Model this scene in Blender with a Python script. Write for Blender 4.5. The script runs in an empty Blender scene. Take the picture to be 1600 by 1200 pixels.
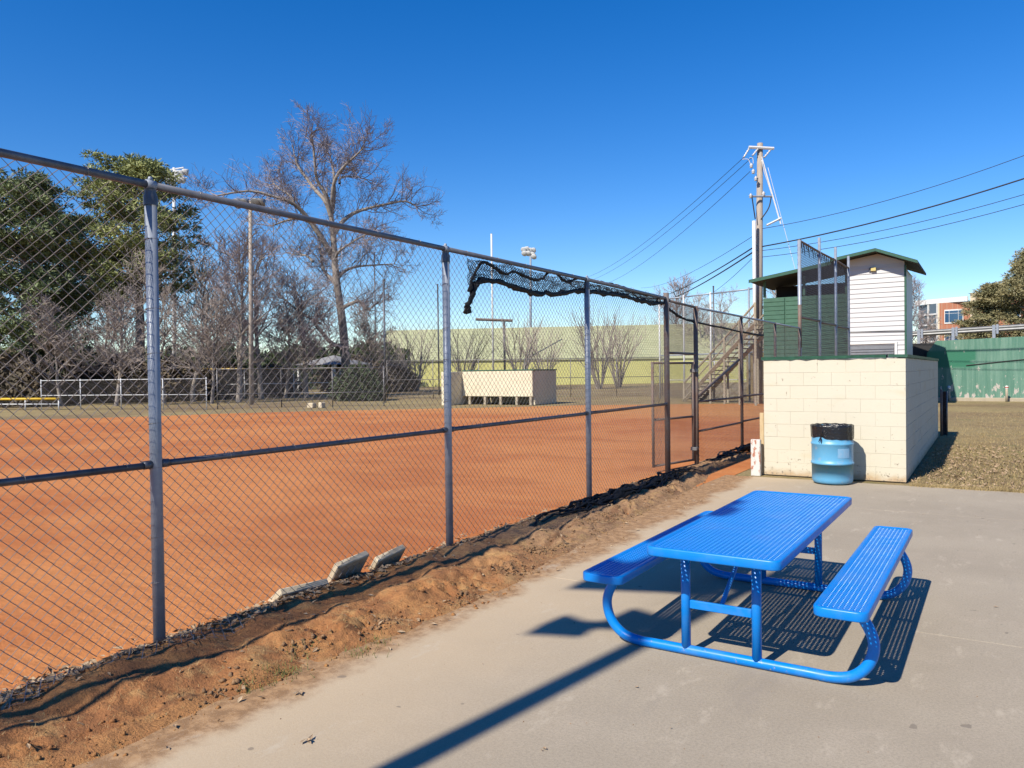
import bpy, math, random
from mathutils import Vector, Matrix, noise
R_ = random.Random(7)
S = bpy.context.scene
COL = S.collection
rad = math.radians

# ------------------------------------------------------------------ camera
FPX, CAM_H = 1190.0, 1.714
YAW, PITCH, ROLL = 0.5582, -0.0153, 0.0132
Fv = Vector((-math.sin(YAW)*math.cos(PITCH), math.cos(YAW)*math.cos(PITCH), math.sin(PITCH)))
R0 = Vector((math.cos(YAW), math.sin(YAW), 0)); U0 = R0.cross(Fv)
Rv = R0*math.cos(ROLL)-U0*math.sin(ROLL); Uv = U0*math.cos(ROLL)+R0*math.sin(ROLL)
CP = Vector((0, 0, CAM_H))
cd = bpy.data.cameras.new('camera'); cam = bpy.data.objects.new('camera', cd); COL.objects.link(cam)
cd.sensor_width = 36; cd.lens = FPX/1600*36; cd.clip_start = .05; cd.clip_end = 3000
m3 = Matrix((Rv, Uv, -Fv)).transposed(); cam.matrix_world = Matrix.Translation(CP) @ m3.to_4x4()
S.camera = cam
# ------------------------------------------------------------------ sky, sun, exposure
SUN_AZ, SUN_EL = 0.168, 0.737          # light travels towards +Y, a little towards +X
W = bpy.data.worlds.new('World'); S.world = W; W.use_nodes = True
nt = W.node_tree; bg = nt.nodes['Background']
sky = nt.nodes.new('ShaderNodeTexSky'); sky.sky_type = 'NISHITA'; sky.sun_disc = False
sky.sun_elevation = SUN_EL; sky.sun_rotation = math.pi+SUN_AZ
sky.altitude = 0; sky.air_density = 1.0; sky.dust_density = 0.0; sky.ozone_density = 4.0
hs = nt.nodes.new('ShaderNodeHueSaturation'); hs.inputs['Saturation'].default_value = 1.38; hs.inputs['Hue'].default_value = .511
nt.links.new(sky.outputs[0], hs.inputs['Color']); nt.links.new(hs.outputs[0], bg.inputs[0]); bg.inputs[1].default_value = 0.102
sl = bpy.data.lights.new('sun', 'SUN'); sl.energy = 5.0; sl.angle = rad(.53); sl.color = (1, .92, .79)
so = bpy.data.objects.new('sun', sl); COL.objects.link(so)
SD = Vector((math.sin(SUN_AZ)*math.cos(SUN_EL), math.cos(SUN_AZ)*math.cos(SUN_EL), -math.sin(SUN_EL)))
so.rotation_euler = SD.to_track_quat('-Z', 'Y').to_euler(); so.location = (-3, -20, 20)
S.view_settings.view_transform = 'Standard'; S.view_settings.look = 'None'
S.view_settings.exposure = 0.63; S.view_settings.gamma = 1
S.view_settings.use_curve_mapping = False

# ------------------------------------------------------------------ survey helpers: sight lines of the photograph met with real planes
def ray(x, y): return Fv + Rv*((x-800)/FPX) + Uv*((600-y)/FPX)
def pt(x, y, D): return CP + ray(x, y)*D
def gz(x, y, z=0):
    d = ray(x, y); return CP + d*((z-CAM_H)/d.z)
def onx(x, y, X):
    d = ray(x, y); return CP + d*(X/d.x)
def ony(x, y, Y):
    d = ray(x, y); return CP + d*(Y/d.y)

# ------------------------------------------------------------------ materials
def lin(c): return tuple(((v/12.92) if v <= .04045 else ((v+.055)/1.055)**2.4) for v in [q/255 for q in c])
MATS = {}
ALB = .77          # survey colours were read from a bright exposure: real albedo is lower
class NB:
    def __init__(s, name):
        s.m = bpy.data.materials.new(name); s.m.use_nodes = True; s.t = s.m.node_tree; s.n = s.t.nodes
        s.b = s.n['Principled BSDF']; s.pos = s.n.new('ShaderNodeNewGeometry').outputs['Position']; MATS[name] = s.m
    def link(s, a, b): s.t.links.new(a, b)
    def noise(s, scale, detail=5, rough=.6, vec=None, dist=0):
        n = s.n.new('ShaderNodeTexNoise'); n.inputs['Scale'].default_value = scale; n.inputs['Detail'].default_value = detail
        n.inputs['Roughness'].default_value = rough; n.inputs['Distortion'].default_value = dist
        s.link(vec or s.pos, n.inputs['Vector']); return n.outputs['Fac']
    def ramp(s, fac, stops):
        r = s.n.new('ShaderNodeValToRGB'); e = r.color_ramp.elements
        while len(e) < len(stops): e.new(.5)
        for i, (p, c) in enumerate(stops): e[i].position = p; e[i].color = (*c, 1) if len(c) == 3 else c
        s.link(fac, r.inputs[0]); return r.outputs[0]
    def mix(s, fac, a, b, mode='MIX'):
        m = s.n.new('ShaderNodeMix'); m.data_type = 'RGBA'; m.blend_type = mode
        for k, v in ((0, fac), (6, a), (7, b)):
            if hasattr(v, 'is_output'): s.link(v, m.inputs[k])
            else: m.inputs[k].default_value = v if k == 0 else (*v, 1)
        return m.outputs[2]
    def math(s, op, a, b=0, clamp=False):
        m = s.n.new('ShaderNodeMath'); m.operation = op; m.use_clamp = clamp
        for k, v in ((0, a), (1, b)):
            if hasattr(v, 'is_output'): s.link(v, m.inputs[k])
            else: m.inputs[k].default_value = v
        return m.outputs[0]
    def step(s, v, a, b):
        m = s.n.new('ShaderNodeMapRange'); m.interpolation_type = 'SMOOTHSTEP'; s.link(v, m.inputs[0])
        m.inputs[1].default_value = a; m.inputs[2].default_value = b; return m.outputs[0]
    def xyz(s):
        x = s.n.new('ShaderNodeSeparateXYZ'); s.link(s.pos, x.inputs[0]); return x.outputs
    def scaled(s, v):
        m = s.n.new('ShaderNodeVectorMath'); m.operation = 'MULTIPLY'; s.link(s.pos, m.inputs[0]); m.inputs[1].default_value = v; return m.outputs[0]
    def bump(s, h, strength=.3, dist=.01):
        b = s.n.new('ShaderNodeBump'); b.inputs['Strength'].default_value = strength; b.inputs['Distance'].default_value = dist
        s.link(h, b.inputs['Height']); s.link(b.outputs[0], s.b.inputs['Normal'])
    def set(s, col=None, rough=None, metal=None, spec=None, coat=None):
        if col is not None: col = s.mix(1.0, col, (ALB,)*3, 'MULTIPLY') if hasattr(col, 'is_output') else tuple(q*ALB for q in col)
        for k, v in (('Base Color', col), ('Roughness', rough), ('Metallic', metal), ('Specular IOR Level', spec), ('Coat Weight', coat)):
            if v is None: continue
            if hasattr(v, 'is_output'): s.link(v, s.b.inputs[k])
            else: s.b.inputs[k].default_value = (*v, 1) if k == 'Base Color' else v
        return s.m
def simple(name, c1, c2=None, scale=6, rough=.7, metal=0, bump=0, bscale=40, bd=.005, spec=.4, stretch=None):
    b = NB(name); c2 = c2 or tuple(v*.8 for v in c1)
    vec = b.scaled(stretch) if stretch else None
    f = b.noise(scale, 6, .65, vec)
    b.set(b.ramp(f, [(.32, c2), (.68, c1)]), rough, metal, spec)
    if bump: b.bump(b.noise(bscale, 4, .6), bump, bd)
    return b.m

simple('galv_rail', (.19, .20, .235), (.12, .125, .15), 9, .45, .3)
simple('galv', (.36, .40, .47), (.25, .285, .345), 9, .42, .15, .1, 90, .001)
simple('galv_wire', (.36, .33, .30), (.22, .195, .17), 4, .36, .35, spec=.5)
simple('galv_old', (.30, .29, .29), (.17, .16, .16), 7, .5, .6)
simple('rail_dark', (.16, .17, .20), (.09, .095, .11), 9, .45, .6)
simple('rusty_pipe', (.20, .185, .18), (.20, .12, .085), 6, .7, .25)
simple('black_net', (.012, .012, .014), (.006, .006, .007), 20, .75)
simple('bark', (.40, .355, .315), (.19, .16, .14), 3, .9, 0, .4, 12, .03)
simple('twig', (.38, .32, .32), (.25, .20, .205), .6, .9)
simple('twig_brown', (.40, .34, .30), (.24, .195, .17), .6, .9)
simple('needle', (.38, .40, .14), (.14, .18, .06), .8, .6)
simple('needle_dark', (.23, .28, .11), (.075, .11, .05), .8, .6)
simple('conifer', (.40, .34, .17), (.17, .18, .09), 1.2, .7)
simple('shrub_green', (.07, .095, .035), (.03, .045, .02), 2, .7)
simple('undergrowth', (.17, .13, .085), (.07, .06, .04), .9, .9)
simple('leaf_dead', (.50, .38, .25), (.22, .13, .07), 30, .8)
simple('grit_shaded_soil', (.34, .20, .10), (.15, .085, .045), 25, .95, 0, .6, 60, .01)
simple('grass_olive', (.26, .24, .09), (.20, .17, .07), 20, .8)
simple('grass_green', (.10, .16, .03), (.16, .15, .05), 20, .7)
simple('grass_dry', (.50, .38, .19), (.30, .22, .10), 2.2, .85)
simple('wood_pole', (.44, .38, .32), (.29, .245, .21), 5, .85, 0, .3, 30, .01, stretch=(6, 6, .6))
simple('white_metal', (.72, .73, .74), (.6, .61, .62), 8, .45)
simple('steel', (.26, .265, .27), (.18, .185, .19), 5, .45, .3)
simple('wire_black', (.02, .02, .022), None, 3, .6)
simple('green_trim', (.03, .12, .075), (.018, .075, .05), 10, .5)
simple('green_siding', (.055, .15, .10), (.04, .115, .075), 4, .55)
simple('roof_dark', (.05, .055, .05), (.03, .035, .03), 8, .8)
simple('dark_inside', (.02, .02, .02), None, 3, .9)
simple('shutter', (.30, .31, .33), (.24, .25, .27), 5, .4, .5)
simple('far_cream', (.74, .67, .50), (.66, .58, .42), 2, .85)
simple('far_roof', (.52, .53, .32), (.43, .45, .26), .8, .85)
simple('yellow_wall', (.72, .70, .26), (.65, .63, .22), .7, .8)
simple('stone', (.46, .40, .30), (.34, .29, .22), 3, .85)
simple('yellow_cap', (.75, .48, .03), None, 5, .6)
simple('windscreen', (.095, .10, .095), (.06, .065, .06), 3, .85)
simple('grey_roof', (.30, .30, .31), (.22, .22, .23), 4, .85)
simple('pine_board', (.62, .48, .28), (.5, .36, .19), 9, .75, stretch=(8, 8, .7))
simple('lamp_glass', (.62, .60, .52), None, 3, .2)
simple('lamp_amber', (.75, .62, .25), None, 3, .2)
simple('porcelain', (.6, .6, .62), None, 4, .3)
simple('old_base', (.66, .57, .42), (.45, .36, .24), 14, .7, 0, .2, 60, .002)
simple('trim_white', (.78, .78, .76), (.68, .68, .66), 6, .55)
simple('trim_cream', (.68, .58, .42), (.6, .5, .36), 4, .8)
simple('label_paper', (.26, .42, .60), (.17, .40, .62), 22, .6)
simple('tape_red', (.5, .06, .04), None, 5, .6)
simple('asphalt', (.06, .06, .065), (.045, .045, .05), 4, .9)

b = NB('blue_coat')
z = b.xyz()
sc = b.math('MULTIPLY', b.step(b.noise(26, 5, .7), .60, .66), b.math('SUBTRACT', 1, b.step(z[2], .01, .075)))
dust = b.math('MULTIPLY', b.step(b.noise(3.5, 6, .7), .48, .75), .16)
b.set(b.mix(sc, b.mix(dust, b.mix(b.noise(5, 3), (0.0, .20, .68), (.004, .24, .76)), (.34, .33, .33)), (.42, .33, .24)), b.ramp(b.noise(14, 4), [(.3, (.28,)*3), (.7, (.42,)*3)]), 0, .3)
b.bump(b.noise(160, 2), .06, .001)

b = NB('barrel_blue')
z = b.xyz()
f = b.noise(5, 6, .7, b.scaled((1, 1, .35)))
b.set(b.mix(b.math('MULTIPLY', b.step(b.noise(9, 6, .75), .52, .72), .55), b.mix(f, (.09, .35, .60), (.16, .44, .68)), (.40, .42, .42)), .42)
b = NB('bag_black'); b.set((.010, .010, .013), .22, 0, .6); b.bump(b.noise(24, 4, .6, None, 1.2), .55, .02)

b = NB('cream_block')
z = b.xyz()
lowd = b.math('SUBTRACT', 1, b.step(z[2], .0, .45))
base = b.mix(b.noise(1.3, 4), (.61, .56, .44), (.66, .62, .51))
chips = b.math('MULTIPLY', b.step(b.math('ADD', b.noise(17, 8, .72), b.math('MULTIPLY', lowd, .07)), .645, .66), 1)
dirt = b.math('MULTIPLY', b.math('SUBTRACT', 1, b.step(b.math('ADD', z[2], b.math('MULTIPLY', b.noise(7, 5), .22)), .10, .25)), .75)
stain = b.math('MULTIPLY', b.step(b.noise(1.1, 3, .5, b.scaled((1, 1, 2.5))), .56, .75), .45)
c = b.mix(stain, base, (.58, .46, .27))
c = b.mix(dirt, c, (.46, .30, .15)); c = b.mix(chips, c, (.30, .25, .19))
b.set(c, .8, 0, .3); b.bump(b.math('ADD', b.noise(60, 5, .7), b.math('MULTIPLY', chips, -1.2)), .35, .006)
b = NB('mortar_cream')
b.set(b.mix(b.step(b.noise(14, 6, .7), .45, .6), (.56, .50, .38), (.36, .30, .22)), .9); b.bump(b.noise(50, 5), .4, .006)

b = NB('white_siding')
f = b.noise(1.2, 5, .6, b.scaled((1, 1, 3)))
b.set(b.mix(f, (.50, .505, .52), (.57, .57, .58)), .5)

b = NB('clay')
big = b.noise(.22, 5, .6); fine = b.noise(26, 6, .75); mid = b.noise(1.7, 5, .6, b.scaled((.5, 1.6, 1)))
c = b.mix(b.step(big, .40, .60), (.49, .155, .045), (.63, .245, .078))
c = b.mix(b.math('MULTIPLY', b.step(mid, .42, .72), .42), c, (.66, .285, .10))
c = b.mix(b.math('MULTIPLY', b.step(fine, .40, .62), .30), c, (.36, .14, .06))
rk = b.noise(1, 4, .6, b.scaled((2.2, 14, 1)))
c = b.mix(b.math('MULTIPLY', b.step(rk, .45, .65), .28), c, (.40, .155, .055))
c = b.mix(b.math('MULTIPLY', b.step(b.noise(.5, 5, .65, b.scaled((.6, 1.3, 1))), .50, .66), .6), c, (.42, .145, .045))
y = b.xyz()
c = b.mix(b.math('MULTIPLY', b.step(b.math('ADD', y[1], b.math('MULTIPLY', b.noise(.35, 3), 6)), 27, 33), .55), c, (.60, .29, .10))
b.set(c, .95, 0, .2); b.bump(b.math('ADD', fine, b.math('ADD', b.math('MULTIPLY', b.noise(5, 5, .7), 1.8), b.math('MULTIPLY', rk, 1.0))), .6, .024)

b = NB('berm_soil')
z = b.xyz()
n1 = b.noise(2.2, 6, .65); n2 = b.noise(30, 6, .75)
c = b.mix(b.step(n1, .36, .62), (.52, .255, .10), (.37, .165, .07))
grey = b.math('MULTIPLY', b.step(b.math('ADD', z[1], b.math('MULTIPLY', b.noise(1.2, 4), 3)), 6.2, 8.5), .75)
c = b.mix(grey, c, (.33, .22, .135))
c = b.mix(b.math('MULTIPLY', b.step(b.noise(5, 6, .7), .5, .64), .55), c, (.54, .34, .15))
c = b.mix(b.math('MULTIPLY', b.step(b.noise(3.1, 5, .6, b.scaled((1.6, .6, 1))), .55, .66), .6), c, (.20, .095, .05))
c = b.mix(b.math('MULTIPLY', b.step(n2, .50, .64), .45), c, (.13, .07, .04))
b.set(c, .96, 0, .15); b.bump(b.math('ADD', n2, b.math('MULTIPLY', b.noise(90, 4, .7), .7)), .9, .02)

b = NB('concrete')
x = b.xyz()
base = b.mix(b.step(b.noise(.55, 5, .6), .35, .68), (.378, .322, .243), (.445, .382, .29))
base = b.mix(b.math('MULTIPLY', b.step(b.noise(2.6, 6, .7, None, .6), .48, .70), .50), base, (.46, .39, .30))
base = b.mix(b.math('MULTIPLY', b.step(b.noise(70, 5, .8), .44, .60), .45), base, (.25, .21, .165))
base = b.mix(b.math('MULTIPLY', b.step(b.noise(.8, 4, .6, b.scaled((2.6, .5, 1))), .57, .70), .35), base, (.27, .235, .195))
edge = b.math('ADD', x[0], b.math('MULTIPLY', b.math('SUBTRACT', b.noise(1.5, 7, .65), .5), .75))
base = b.mix(b.math('MULTIPLY', b.math('SUBTRACT', 1, b.step(edge, -3.3, -1.5)), .62), base, (.62, .47, .30))
base = b.mix(b.math('MULTIPLY', b.math('SUBTRACT', 1, b.step(edge, -3.26, -3.02)), .92), base, b.mix(b.step(b.noise(12, 6, .75), .40, .62), (.25, .135, .06), (.44, .26, .125)))
base = b.mix(b.math('MULTIPLY', b.step(b.noise(3.2, 7, .75, b.scaled((1.4, .55, 1))), .56, .68), .5), base, (.55, .475, .37))
base = b.mix(b.math('MULTIPLY', b.step(b.noise(210, 2, .6), .60, .68), .5), base, (.60, .54, .45))
spot = b.step(b.noise(7.5, 2, .4), .735, .75)
base = b.mix(b.math('MULTIPLY', spot, .6), base, (.18, .15, .12))
b.set(base, .88, 0, .25); b.bump(b.math('ADD', b.noise(120, 4, .7), b.math('MULTIPLY', b.noise(9, 5), 1)), .28, .006)

b = NB('dry_ground')
n1 = b.noise(.12, 5, .65); n2 = b.noise(3, 6, .7); n3 = b.noise(22, 5, .75)
c = b.mix(b.step(n1, .38, .62), (.37, .29, .14), (.25, .175, .10))
c = b.mix(b.math('MULTIPLY', b.step(n2, .45, .66), .6), c, (.40, .32, .17))
c = b.mix(b.math('MULTIPLY', b.step(n3, .45, .62), .5), c, (.15, .115, .06))
c = b.mix(b.math('MULTIPLY', b.step(b.noise(1.1, 4), .57, .68), .5), c, (.14, .16, .06))
b.set(c, .95, 0, .15); b.bump(n3, .8, .03)

b = NB('green_wall')
x = b.xyz()
st = b.noise(2.2, 6, .7, b.scaled((3, 3, .22)))
c = b.mix(b.step(st, .38, .66), (.075, .20, .145), (.15, .28, .215))
pz = b.math('MULTIPLY', b.step(x[2], 1.55, 1.75), b.math('SUBTRACT', 1, b.step(x[2], 2.45, 2.6)))
pz2 = b.math('MULTIPLY', pz, b.math('SUBTRACT', 1, b.step(x[0], -.55, -.45)))
c = b.mix(b.math('MULTIPLY', pz2, b.step(b.noise(.6, 3), .42, .46)), c, (.022, .165, .095))
low = b.math('SUBTRACT', 1, b.step(x[2], .2, 1.7))
pe = b.step(b.math('ADD', b.noise(3.0, 7, .68, b.scaled((1.6, 1.6, .75))), b.math('MULTIPLY', low, .10)), .645, .665)
c = b.mix(pe, c, (.46, .42, .38))
b.set(c, .75); b.bump(b.math('ADD', st, b.noise(20, 5)), .3, .02)

b = NB('peel_paint')
b.set(b.mix(b.step(b.noise(16, 6, .7, b.scaled((1, 1, .5))), .54, .58), (.66, .64, .60), (.42, .17, .10)), .8)
b = NB('brick')
br = b.n.new('ShaderNodeTexBrick'); b.link(b.scaled((1, 1, 1)), br.inputs[0])
br.inputs['Color1'].default_value = (.42, .16, .09, 1); br.inputs['Color2'].default_value = (.36, .13, .075, 1); br.inputs['Mortar'].default_value = (.42, .28, .2, 1)
br.inputs['Scale'].default_value = 2.0
b.set(b.mix(.45, br.outputs[0], (.42, .17, .095)), .85)
b = NB('window_glass'); b.set((.02, .07, .16), .06, 0, .8)
b = NB('pale_glass'); b.set((.10, .13, .17), .08, 0, .7)

# ------------------------------------------------------------------ mesh helpers
def obj(name, V, F, mat, parent=None, smooth=False, loc=None, rot=None):
    me = bpy.data.meshes.new(name); me.from_pydata(V, [], F); me.materials.append(MATS[mat])
    if smooth: me.polygons.foreach_set('use_smooth', [True]*len(F))
    me.update()
    return link(name, me, parent, loc, rot)
def link(name, me, parent=None, loc=None, rot=None, scale=None):
    o = bpy.data.objects.new(name, me); COL.objects.link(o); o.parent = parent
    if loc is not None: o.location = loc
    if rot is not None: o.rotation_euler = rot
    if scale is not None: o.scale = scale
    return o
def tag(o, label=None, cat=None, group=None, kind=None):
    for k, v in (('label', label), ('category', cat), ('group', group), ('kind', kind)):
        if v: o[k] = v
    return o
def thing(name, label, cat, loc=(0, 0, 0), rz=0, group=None):
    o = link(name, None, None, loc, (0, 0, rz)); o.empty_display_size = .1
    return tag(o, label, cat, group)
class MB:
    def __init__(s): s.V = []; s.F = []
    def box(s, a, b_, bev=0):
        x0, y0, z0 = a; x1, y1, z1 = b_; n = len(s.V)
        if not bev:
            s.V += [(x0,y0,z0),(x1,y0,z0),(x1,y1,z0),(x0,y1,z0),(x0,y0,z1),(x1,y0,z1),(x1,y1,z1),(x0,y1,z1)]
            s.F += [tuple(n+i for i in f) for f in ((3,2,1,0),(4,5,6,7),(0,1,5,4),(1,2,6,5),(2,3,7,6),(3,0,4,7))]
        else:
            c = ((x0+x1)/2, (y0+y1)/2, (z0+z1)/2); h = ((x1-x0)/2, (y1-y0)/2, (z1-z0)/2); idx = {}
            for sx in (-1, 1):
                for sy in (-1, 1):
                    for sz in (-1, 1):
                        for ax in range(3):
                            q = [sx*(h[0]-bev), sy*(h[1]-bev), sz*(h[2]-bev)]; sg = (sx, sy, sz); q[ax] = sg[ax]*h[ax]
                            idx[(sx, sy, sz, ax)] = len(s.V); s.V.append((c[0]+q[0], c[1]+q[1], c[2]+q[2]))
            for ax in range(3):
                o1, o2 = (ax+1) % 3, (ax+2) % 3
                for sg in (-1, 1):
                    f = []
                    for a1, a2 in ((-1,-1),(1,-1),(1,1),(-1,1)):
                        k = [0,0,0]; k[ax] = sg; k[o1] = a1; k[o2] = a2; f.append(idx[(*k, ax)])
                    s.F.append(tuple(f if sg > 0 else f[::-1]))
                for g1 in (-1, 1):
                    for g2 in (-1, 1):
                        f = []
                        for e, a in ((-1, o1), (1, o1), (1, o2), (-1, o2)):
                            k = [0,0,0]; k[ax] = e; k[o1] = g1; k[o2] = g2; f.append(idx[(*k, a)])
                        s.F.append(tuple(f if g1*g2 < 0 else f[::-1]))
            for sx in (-1, 1):
                for sy in (-1, 1):
                    for sz in (-1, 1):
                        f = [idx[(sx, sy, sz, a)] for a in range(3)]; s.F.append(tuple(f if sx*sy*sz > 0 else f[::-1]))
        return s
    def tube(s, P, r, k=8, caps=True):
        P = [Vector(p) for p in P]; n = len(P); rr = r if isinstance(r, (list, tuple)) else [r]*n
        up = None; b0 = len(s.V)
        for i in range(n):
            t = (P[min(i+1, n-1)]-P[max(i-1, 0)]).normalized()
            if up is None:
                a = Vector((0, 0, 1)) if abs(t.z) < .9 else Vector((1, 0, 0)); u = t.cross(a).normalized()
            else:
                u = (up - t*up.dot(t)); u = u.normalized() if u.length > 1e-6 else t.orthogonal().normalized()
            up = u; v = t.cross(u)
            for j in range(k):
                a = 2*math.pi*j/k; q = P[i]+(u*math.cos(a)+v*math.sin(a))*rr[i]; s.V.append((q.x, q.y, q.z))
        for i in range(n-1):
            for j in range(k):
                a = b0+i*k+j; c = b0+i*k+(j+1) % k; s.F.append((a, c, c+k, a+k))
        if caps:
            s.F.append(tuple(b0+j for j in range(k))[::-1]); s.F.append(tuple(b0+(n-1)*k+j for j in range(k)))
        return s
    def lathe(s, prof, k=32, c=(0, 0, 0), wob=None):
        b0 = len(s.V)
        for i, (r, z) in enumerate(prof):
            for j in range(k):
                a = 2*math.pi*j/k; q = r + (wob(a, i, z) if wob else 0)
                s.V.append((c[0]+q*math.cos(a), c[1]+q*math.sin(a), c[2]+z))
        for i in range(len(prof)-1):
            for j in range(k):
                a = b0+i*k+j; d = b0+i*k+(j+1) % k; s.F.append((a, d, d+k, a+k))
        return s
    def quad(s, *p):
        n = len(s.V); s.V += [tuple(q) for q in p]; s.F.append(tuple(range(n, n+len(p)))); return s
    def prism(s, poly, y0, y1):          # poly in x,z extruded along y
        n = len(s.V); k = len(poly)
        s.V += [(x, y0, z) for x, z in poly]+[(x, y1, z) for x, z in poly]
        s.F.append(tuple(range(n, n+k))); s.F.append(tuple(range(n+2*k-1, n+k-1, -1)))
        for i in range(k): j = (i+1) % k; s.F.append((n+i, n+k+i, n+k+j, n+j))
        return s
    def build(s, name, mat, parent=None, smooth=False, loc=None, rot=None): return obj(name, s.V, s.F, mat, parent, smooth, loc, rot)
def smoothpath(P, n=6):
    P = [Vector(p) for p in P]; out = []
    for i in range(len(P)-1):
        a, b_, c, d = P[max(i-1,0)], P[i], P[i+1], P[min(i+2,len(P)-1)]
        for k in range(n):
            t = k/n; out.append(.5*((2*b_)+(c-a)*t+(2*a-5*b_+4*c-d)*t*t+(3*b_-a-3*c+d)*t**3))
    out.append(P[-1]); return out
def fbm(x, y, s, o=4, z=0.0):
    v = 0; a = .5
    for i in range(o): v += a*noise.noise((x*s, y*s, z+i*7.3)); s *= 2.05; a *= .5
    return v

# ================================================================== SETTING
FX = -4.455                      # fence line
def sheet(name, poly, z, mat, kind='structure'):
    return tag(obj(name, [(x, y, z) for x, y in poly], [tuple(range(len(poly)))], mat), kind=kind)
sheet('ground', [(-900, -500), (900, -500), (900, 1200), (-900, 1200)], -.016, 'dry_ground')
sheet('clay_infield', [(-3.5, -12), (-3.5, 41), (-6, 40.6), (-9.6, 39.2), (-13.5, 37.2), (-17.8, 34.6), (-21, 31.2), (-24.7, 28), (-27.6, 25.4), (-29.9, 22.6), (-31.2, 20), (-33, 17.6), (-35.8, 15.6), (-40, 11), (-42, 2), (-42, -12)], -.010, 'clay')
pad = tag(link('concrete_pad', None), kind='structure')
for y0, y1 in ((-9, -3.603), (-3.598, .978), (.983, 5.538), (5.543, 10.078), (10.083, 12.33)):
    for x0, x1 in ((-3.62, 1.996), (2.004, 9)):
        n = 1
        MB().box((x0, y0, -.12), (x1, y1, 0), .0015).build('concrete_slab', 'concrete', pad)

# eroded bank under the fence
EDGE = [(-3, -3.5), (0, -3.42), (1.9, -3.40), (2.4, -3.42), (3, -3.38), (3.4, -3.36), (3.9, -3.28), (4.7, -3.22), (5.4, -3.26), (6.05, -3.33), (7.9, -3.48), (10.7, -3.62), (12.5, -3.9), (15, -4.1), (20, -4.2)]
def interp(tab, y):
    for (a, v), (c, w) in zip(tab, tab[1:]):
        if y <= c: return v+(w-v)*max(0, min(1, (y-a)/(c-a)))
    return tab[-1][1]
def berm_h(x, y):
    xe = interp(EDGE, y) + .10*fbm(x*.3, y, 1.7, 3, 3)
    t = (xe-x)/(xe+4.25)                       # 0 at edge, 1 behind crest
    fade = 1-max(0, min(1, (y-11)/3))*.6
    if x > FX: h = .062*(1-(1-max(0, min(1, t*1.7)))**2.2)
    else: h = .062
    back = max(0, min(1, (FX+.12-x)/.22)); h *= (1-back*back*(3-2*back))
    if t < 0: h = t*.25
    l = fbm(x, y, 2.3, 5); l2 = fbm(x, y, 7.5, 4, 9); cl = fbm(x, y, 19, 3, 5)
    sc = math.exp(-((t-.25)/.25)**2)*1.35           # eroded scarp, cloddy
    m = max(0, min(1, t*4))*(1-back)
    msk = max(0, min(1, (fbm(x, y, 1.3, 2, 21)+.05)*5))
    fine = abs(fbm(x, y, 26, 3, 15))
    h = h*fade + m*(l*.12 + l2*.026 + sc*msk*(max(0, cl)*.09+l2*.05+fine*.03 - max(0, -l2-.08)*.20)+fine*.008)
    return h*1.0 - .006
V = []; F = []; NX, NY = 84, 900; X0, X1, Y0, Y1 = -4.60, -3.05, -1.5, 15.5
for j in range(NY+1):
    y = Y0+(Y1-Y0)*j/NY
    for i in range(NX+1):
        x = X0+(X1-X0)*i/NX; h = berm_h(x, y)
        if i == 0: h = -.05
        V.append((x+.02*noise.noise((x*9, y*9, 1)), y+.02*noise.noise((x*9, y*9, 4)), h))
for j in range(NY):
    for i in range(NX):
        a = j*(NX+1)+i
        if min(V[a][2], V[a+1][2], V[a+NX+1][2], V[a+NX+2][2]) > -.06: F.append((a, a+1, a+NX+2, a+NX+1))
tag(obj('earth_bank', V, F, 'berm_soil', None, True), kind='structure')

# ================================================================== CHAIN LINK
PW, PH = 3.07, 2.90
# wire zigzags: y offset per segment so that one diagonal lies in front of the other
def chain_mesh2(name, w, h, p, r, mat, dep=.0035):
    n = round(2*w/p); p = w/n; rows = round(h/p); q = h/rows; V = []; F = []
    for i in range(n):
        for j in range(rows):
            up = ((i+j) % 2 == 0)
            xa = (i+.5)*p + (-.5 if up else .5)*p*1.06; xb = (i+.5)*p + (.5 if up else -.5)*p*1.06
            za, zb = j*q, (j+1)*q; dx, dz = xb-xa, zb-za; L = math.hypot(dx, dz); nx, nz = -dz/L*r, dx/L*r
            y = dep*.9 if up else -dep*.9
            b0 = len(V)
            for (x, z) in ((xa, za), (xb, zb)):
                V += [(x+nx, y, z+nz), (x, y-r, z), (x-nx, y, z-nz), (x, y+r, z)]
            for a in range(4): A = b0+a; B = b0+(a+1) % 4; F.append((A, B, B+4, A+4))
    me = bpy.data.meshes.new(name); me.from_pydata(V, [], F); me.materials.append(MATS[mat]); me.update(); return me
CH = chain_mesh2('chain_link_mesh', PW, PH, .0767, .0021, 'galv_wire')
CH_DARK = CH.copy(); CH_DARK.materials.clear(); CH_DARK.materials.append(MATS['galv_old'])
CH_BLACK = chain_mesh2('coated_chain_link_mesh', PW, PH, .0767, .0026, 'rail_dark')
def mesh_panel(parent, a, b_, z0, z1, me=None):
    """chain link sheet between plan points a and b_"""
    dx, dy = b_[0]-a[0], b_[1]-a[1]; L = math.hypot(dx, dy)
    o = link('chain_link_mesh', me or CH, parent, (a[0], a[1], z0), (0, 0, math.atan2(dy, dx)), (L/PW, 1, (z1-z0)/PH)); o['kind'] = 'stuff'; return o
def pipe(name, parent, a, b_, r, mat='galv', k=12): return MB().tube([a, b_], r, k).build(name, mat, parent, True)
def ring(parent, c, r, rw, axis, mat='galv_wire'):
    P = []
    for i in range(13):
        t = 2*math.pi*i/12
        P.append((c[0]+r*math.cos(t), c[1], c[2]+r*math.sin(t)) if axis == 'y' else (c[0]+r*math.cos(t), c[1]+r*math.sin(t), c[2]+.15*r*math.cos(t)))
    return MB().tube(P, rw, 5, False).build('tie_wire', mat, parent, True)

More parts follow.
